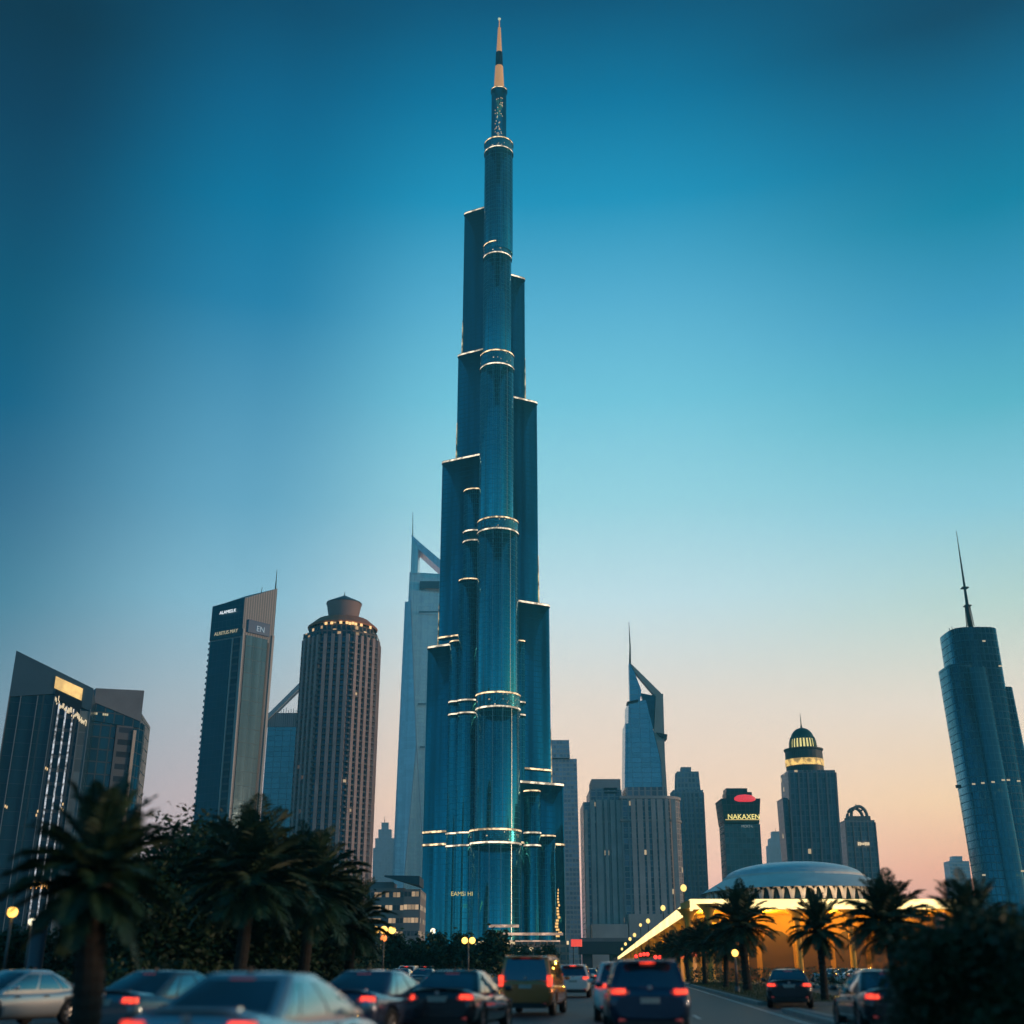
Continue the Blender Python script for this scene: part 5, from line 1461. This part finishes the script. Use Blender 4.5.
def car_template(kind):
    S = SPEC[kind]; parts = []       # (name, mesh, parent index or None, loc)
    # lower body
    m = MB(); ny, nr = 44, 28; L = S['L']
    ys = [L * (.5 - .5 * math.cos(PI * (i / (ny - 1)))) for i in range(ny)]
    for y in ys:
        w, z0, z1 = interp(S['body'], y); zc, hh = (z0 + z1) / 2, (z1 - z0) / 2
        for k in range(nr):
            t = 2 * PI * k / nr; c, s = math.cos(t), math.sin(t)
            x = w * math.copysign(abs(c) ** .42, c); z = zc + hh * math.copysign(abs(s) ** .5, s)
            x *= 1 - .05 * max(0, (z - zc) / hh) ** 2 - .04 * max(0, -(z - zc) / hh)
            m.v.append((x, y, z))
    for i in range(ny - 1):
        for k in range(nr):
            k2 = (k + 1) % nr; m.face((i * nr + k, i * nr + k2, (i + 1) * nr + k2, (i + 1) * nr + k)[::-1], [(0, 0)] * 4, 0, True)
    m.face(list(range(nr)), [(0, 0)] * nr, 0); m.face([(ny - 1) * nr + nr - 1 - k for k in range(nr)], [(0, 0)] * nr, 0)
    me = m.mesh('body', [M_trim, M_trim])
    bo = obj('tmp_body', me); cut = MB()
    for y in S['wy']:
        for sx in (-1, 1):
            cut.lathe([(.001, sx * .60), (S['wr'] + .06, sx * .60), (S['wr'] + .06, sx * 1.2), (.001, sx * 1.2)][::sx], (y, S['wr'] - .02), 28, mi=1, sm=False, axis='x')
    co = obj('tmp_cut', cut.mesh('tmp_cut', [M_trim, M_trim]))
    md = bo.modifiers.new('cut', 'BOOLEAN'); md.operation = 'DIFFERENCE'; md.object = co; md.solver = 'EXACT'
    dg = bpy.context.evaluated_depsgraph_get()
    me2 = bpy.data.meshes.new_from_object(bo.evaluated_get(dg)); me2.name = 'body'
    bpy.data.objects.remove(bo); bpy.data.objects.remove(co)
    me2.materials.clear(); me2.materials.append(None); me2.materials.append(M_trim)
    parts.append(('body', me2, None))
    # cabin
    zb, H = S['zb'], S['H'] - .07
    def ringpt(v, seg, t):
        vv = max(0, v)
        ez = vv
        yr = S['yr'][0] + (S['yr'][1] - S['yr'][0]) * (vv ** 1.15); yf = S['yf'][0] + (S['yf'][1] - S['yf'][0]) * (vv ** 1.1)
        hw = S['hw'][0] + (S['hw'][1] - S['hw'][0]) * (vv ** 1.5); z = zb + (H - zb) * v
        rc = .10
        if seg in 'RL':
            s = 1 if seg == 'R' else -1
            tt = t if seg == 'R' else 1 - t
            bulge = 1 - .05 * (2 * tt - 1) ** 2
            return Vector((s * hw * bulge, yr + rc + (yf - yr - 2 * rc) * tt, z))
        s = 1 if seg == 'F' else -1
        bow = .22 if seg == 'F' else .12
        xx = (1 - 2 * t) * (hw - .07) * s
        return Vector((xx, (yf if seg == 'F' else yr) - s * bow * (xx / hw) ** 2, z))
    def ring(v, shrink=1, dz=0):
        pts = [ringpt(v, 'R', i / 9) for i in range(10)] + [ringpt(v, 'F', i / 8) for i in range(9)] + [ringpt(v, 'L', i / 9) for i in range(10)] + [ringpt(v, 'B', i / 8) for i in range(9)]
        if shrink != 1:
            c = sum(pts, Vector()) / len(pts); pts = [Vector((c.x + (p.x - c.x) * shrink, c.y + (p.y - c.y) * shrink, p.z + dz)) for p in pts]
        return pts
    m = MB(); rings = [ring(v) for v in (-.25, 0, .3, .6, .85, 1.0)] + [ring(1, .955, .025), ring(1, .85, .045), ring(1, .6, .062), ring(1, .3, .07), ring(1, .02, .072)]
    n = len(rings[0])
    for r_ in rings: m.v += [tuple(p) for p in r_]
    for i in range(len(rings) - 1):
        for k in range(n):
            k2 = (k + 1) % n; m.face((i * n + k, i * n + k2, (i + 1) * n + k2, (i + 1) * n + k), [(0, 0)] * 4, 0, True)
    parts.append(('roof', m.mesh('roof', [None]), None))
    def patch(name, seg, t0, t1, v0, v1, t0b=None, t1b=None, off=.010, nt_=8, nv=5, mat=M_glassc):
        m = MB(); t0b = t0 if t0b is None else t0b; t1b = t1 if t1b is None else t1b
        for j in range(nv + 1):
            v = v0 + (v1 - v0) * j / nv; f = j / nv
            for i in range(nt_ + 1):
                t = (t0 + (t1 - t0) * i / nt_) * (1 - f) + (t0b + (t1b - t0b) * i / nt_) * f
                p = ringpt(v, seg, t); e = .01
                a = ringpt(v, seg, min(t + e, 1)) - ringpt(v, seg, max(0, t - e)); b = ringpt(v + e, seg, t) - ringpt(v - e, seg, t)
                nn = a.cross(b).normalized(); m.v.append(tuple(p + nn * off))
        for j in range(nv):
            for i in range(nt_):
                q = j * (nt_ + 1) + i; m.face((q, q + 1, q + nt_ + 2, q + nt_ + 1), [(0, 0)] * 4, 0, True)
        parts.append((name, m.mesh(name, mat), None))
    patch('rear_window', 'B', .04, .96, .06, .93, .07, .93)
    patch('windscreen', 'F', .03, .97, .04, .94, .06, .94)
    cuts = {'sedan': [(.12, .22), (.245, .53), (.57, .90)], 'suv': [(.06, .26), (.29, .56), (.60, .93)], 'van': [(.05, .29), (.32, .58), (.62, .94)]}[kind]
    for a, b in cuts:
        patch('side_window', 'R', a, b, .1, .88, off=.008, mat=M_glasss); patch('side_window', 'L', 1 - b, 1 - a, .1, .88, off=.008, mat=M_glasss)
    # lights
    def rbox(name, c, d, mat, rz=0, tap=1.0):
        m = MB(); x, y, z = c
        m.prism([(p[0], p[1]) for p in sup(0, 0, d[0] / 2, d[1] / 2, 4, 16)], -d[2] / 2, d[2] / 2, b=[(p[0] * tap, p[1]) for p in sup(0, 0, d[0] / 2, d[1] / 2, 4, 16)], bottom=True, sm=False)
        ca, sa = math.cos(rz), math.sin(rz)
        m.v = [(x + p[0] * ca - p[1] * sa, y + p[0] * sa + p[1] * ca, z + p[2]) for p in m.v]
        parts.append((name, m.mesh(name, mat), None))
    tz = S['tail']
    for s in (-1, 1):
        if kind == 'van':
            rbox('tail_light', (s * .82, .09, tz + .0), (.17, .2, .34), None)
        else:
            rbox('tail_light', (s * .685, .085, tz + .01), (.34, .22, .105), None, rz=s * .34, tap=.9); rbox('tail_light_inner', (s * .53, .045, tz - .012), (.14, .1, .06), M_tail_dim, rz=s * .12)
        rbox('reflector', (s * .62, .045, .42), (.18, .05, .05), M_tail_dim)
        rbox('headlight', (s * .64, L - .24, .68), (.34, .3, .13), None, rz=-s * .45)
        # mirror
        yv = S['yf'][0] - .55
        m = MB(); m.lathe([(.001, -.07), (.06, -.06), (.085, 0), (.06, .05), (.001, .06)], (0, 0), 12, sx=1.35, sy=.8); m.v = [(s * 1.02 + p[0], yv + p[1], zb + .12 + p[2] * 1.1) for p in m.v]
        parts.append(('mirror', m.mesh('mirror', [None]), None))
        for y in (S['wy'][0] + .95, S['wy'][1] - .85):
            rbox('door_handle', (s * .925, y, zb - .12), (.03, .18, .03), M_trim)
    rbox('number_plate', (0, .012 if kind != 'sedan' else .012, tz - (.03 if kind == 'sedan' else .18)), (.50, .03, .12), M_plate)
    rbox('bumper_trim', (0, .07, .33), (1.45, .12, .16), M_trim)
    rbox('high_brake_light', (0, S['yr'][1] - (.03 if kind == 'sedan' else .05), S['H'] - (.10 if kind == 'sedan' else .075)), (.34, .05, .04), None)
    rbox('grille', (0, L - .03, .5), (.9, .08, .18), M_trim)
    rbox('badge', (0, .0 if kind != 'sedan' else .01, tz + (.09 if kind != 'sedan' else .1)), (.1, .03, .08), M_rim)
    if kind != 'sedan':
        for s in (-1, 1): rbox('roof_rail', (s * (S['hw'][1] - .06), (S['yr'][1] + S['yf'][1]) / 2, S['H'] - .015), (.04, S['yf'][1] - S['yr'][1] - .5, .05), M_rim)
        rbox('spoiler', (0, S['yr'][1] - .08, S['H'] - .05), (1.15, .26, .04), None)
    else:
        rbox('aerial_fin', (0, 1.62, 1.475), (.04, .14, .06), M_trim)
        rbox('boot_lip', (0, .12, 1.055), (1.3, .14, .03), None)
    # wheels
    for y in S['wy']:
        for s in (-1, 1):
            m = MB(); wr = S['wr']; m.lathe([(wr * .64, -.10), (wr * .93, -.11), (wr, -.07), (wr, .07), (wr * .93, .11), (wr * .64, .10), (wr * .6, .0)], (0, 0), 28, axis='x')
            m.v = [(s * .80 + p[0], y + p[1], wr + p[2]) for p in m.v]
            parts.append(('wheel', m.mesh('wheel', M_tyre), None)); wi = len(parts) - 1
            m = MB(); m.lathe([(.001, .03 * s), (wr * .2, .05 * s), (wr * .22, .02 * s)], (0, 0), 16, axis='x'); m.lathe([(wr * .58, .07 * s), (wr * .64, .09 * s), (wr * .66, .0)], (0, 0), 24, axis='x')
            for k in range(6):
                a = 2 * PI * k / 6
                m.bar((.04 * s, wr * .15 * math.cos(a), wr * .15 * math.sin(a)), (.06 * s, wr * .62 * math.cos(a), wr * .62 * math.sin(a)), .03, .07)
            m.v = [(s * .80 + p[0], y + p[1], wr + p[2]) for p in m.v]
            parts.append(('rim', m.mesh('rim', M_rim), wi))
    return parts
TPL = {}; PM = {}
def make_car(kind, name, paint, label, cat, loc, heading_deg, tail='on', head=False, group=None, dz=-.1, far=False):
    if kind not in TPL: TPL[kind] = car_template(kind)
    T = thing(name, label, cat, (loc[0], loc[1], dz), -R(heading_deg), group)
    made = []
    for i, (nm, me, par) in enumerate(TPL[kind]):
        key = (kind, i, paint.name, tail, head)
        if key not in PM:
            m2 = me
            slot = me.materials[0] if len(me.materials) else None
            tag = None
            if nm in ('tail_light', 'high_brake_light'): tag = {'on': M_tail, 'dim': M_tail_dim}[tail if nm == 'tail_light' else ('on' if kind == 'suv' and tail == 'on' else 'dim')]
            elif nm == 'headlight': tag = M_head if head else M_glassc
            elif slot is None: tag = paint
            if tag is not None:
                m2 = me.copy(); m2.name = nm; m2.materials.clear(); m2.materials.append(tag)
                if nm == 'body': m2.materials.append(M_trim)
            PM[key] = m2
        if far and nm in ('door_handle', 'grille', 'reflector', 'badge', 'aerial_fin', 'boot_lip', 'mirror', 'rim'): made.append(None); continue
        o = obj(nm, PM[key], made[par] if par is not None else T); made.append(o)
    return T
def _mat_none_fix():
    pass
def paint(name, col, metal=.5, rough=.2):
    return pmat(name, col, rough, metal, coat=1.0)
P_blue = paint('paint_steel_blue', (.30, .46, .54)); P_dkblue = paint('paint_dark_blue', (.07, .09, .15)); P_black = paint('paint_black', (.025, .03, .04), .5)
P_silver = paint('paint_silver', (.6, .62, .63), .6, .3); P_brown = paint('paint_brown', (.62, .22, .07)); P_white = paint('paint_white', (.85, .8, .74), .0, .3)
P_navy = paint('paint_navy', (.02, .05, .10), .5); P_grey = paint('paint_grey', (.12, .13, .14)); P_teal = paint('paint_teal', (.08, .14, .18)); P_red = paint('paint_red', (.25, .02, .02), .2)
def car_px(kind, name, pnt, label, cat, px, Y, hd, **k):
    """px: where the middle of the rear (or the nearest end) stands at distance Y"""
    return make_car(kind, name, pnt, label, cat, (XA(px, 985, Y), Y), hd, **k)
car_px('sedan', 'parked_car', P_blue, 'large steel blue sedan seen from behind, nearest car at bottom left', 'car', 188, 14.6, 14)
car_px('sedan', 'car', P_dkblue, 'dark blue sedan between the steel blue sedan and the black one', 'car', 338, 27.5, 17)
car_px('sedan', 'car', P_black, 'black sedan with cream plate, lower centre, left of the brown van', 'car', 437, 29.3, 12)
car_px('sedan', 'car', P_teal, 'dark teal sedan just right of the large palm trunk', 'car', 104, 26.5, 24)
car_px('sedan', 'car', P_silver, 'silver sedan facing the camera at the far left edge', 'car', 75, 37, 205, tail='on', head=True)
car_px('van', 'van', P_brown, 'brown van with amber lit side, centre, behind the black sedan', 'van', 525, 42, 9)
car_px('suv', 'car', P_white, 'white sport utility car ahead of the brown van', 'car', 573, 68, 5)
car_px('suv', 'car', P_navy, 'navy blue sport utility car with bright tail lamps right of centre', 'car', 649.5, 28.2, 2)
car_px('suv', 'car', P_white, 'white car mostly hidden behind the navy sport utility car', 'car', 624, 37.5, 4)
car_px('sedan', 'car', P_black, 'dark sedan leaving at right, partly hidden by the dark bush', 'car', 901, 30, 4)
car_px('sedan', 'car', P_black, 'dark car turning beside the verge palms', 'car', 789, 50, 12)
far = [('sedan', P_grey, 395, 92, 8, 'small grey car beyond the dark blue sedan'), ('suv', P_white, 405, 112, 6, 'small white car in the queue left of the black sedan roof'),
       ('sedan', P_teal, 418, 84, 8, 'small teal car in the queue behind the dark blue sedan'), ('suv', P_black, 424, 140, 6, 'small black car far up the left lanes'),
       ('sedan', P_white, 592, 150, 5, 'tiny white car in the distance left of the navy one'), ('suv', P_red, 604, 128, 5, 'small red car in the distance above the white hidden car'),
       ('sedan', P_silver, 600, 190, 5, 'tiny silver car farthest up the road'), ('suv', P_grey, 615, 170, 5, 'tiny grey car in the distance, right lane'),
       ('sedan', P_black, 588, 105, 5, 'small black car ahead of the white sport utility car'), ('suv', P_silver, 627, 88, 4, 'silver car just beyond the navy sport utility car roof'),
       ('sedan', P_grey, 372, 125, 7, 'small grey car by the foot of the triple globe lamp'), ('sedan', P_silver, 445, 175, 6, 'tiny silver car above the black sedan roof')]
for kind, pt, px, Y, hd, lab in far:
    car_px(kind, 'distant_car', pt, lab, 'car', px, Y, hd, group='distant traffic', far=True)
# parked cars by the arcade
for i, (px, Y) in enumerate([(812, 118), (824, 116), (836, 114), (848, 112)]):
    car_px('sedan', 'parked_car', [P_silver, P_grey, P_white, P_teal][i], ['silver', 'grey', 'white', 'teal'][i] + ' car parked at the foot of the arcade', 'car', px, Y, 95, group='cars parked by the arcade', far=True, tail='dim')
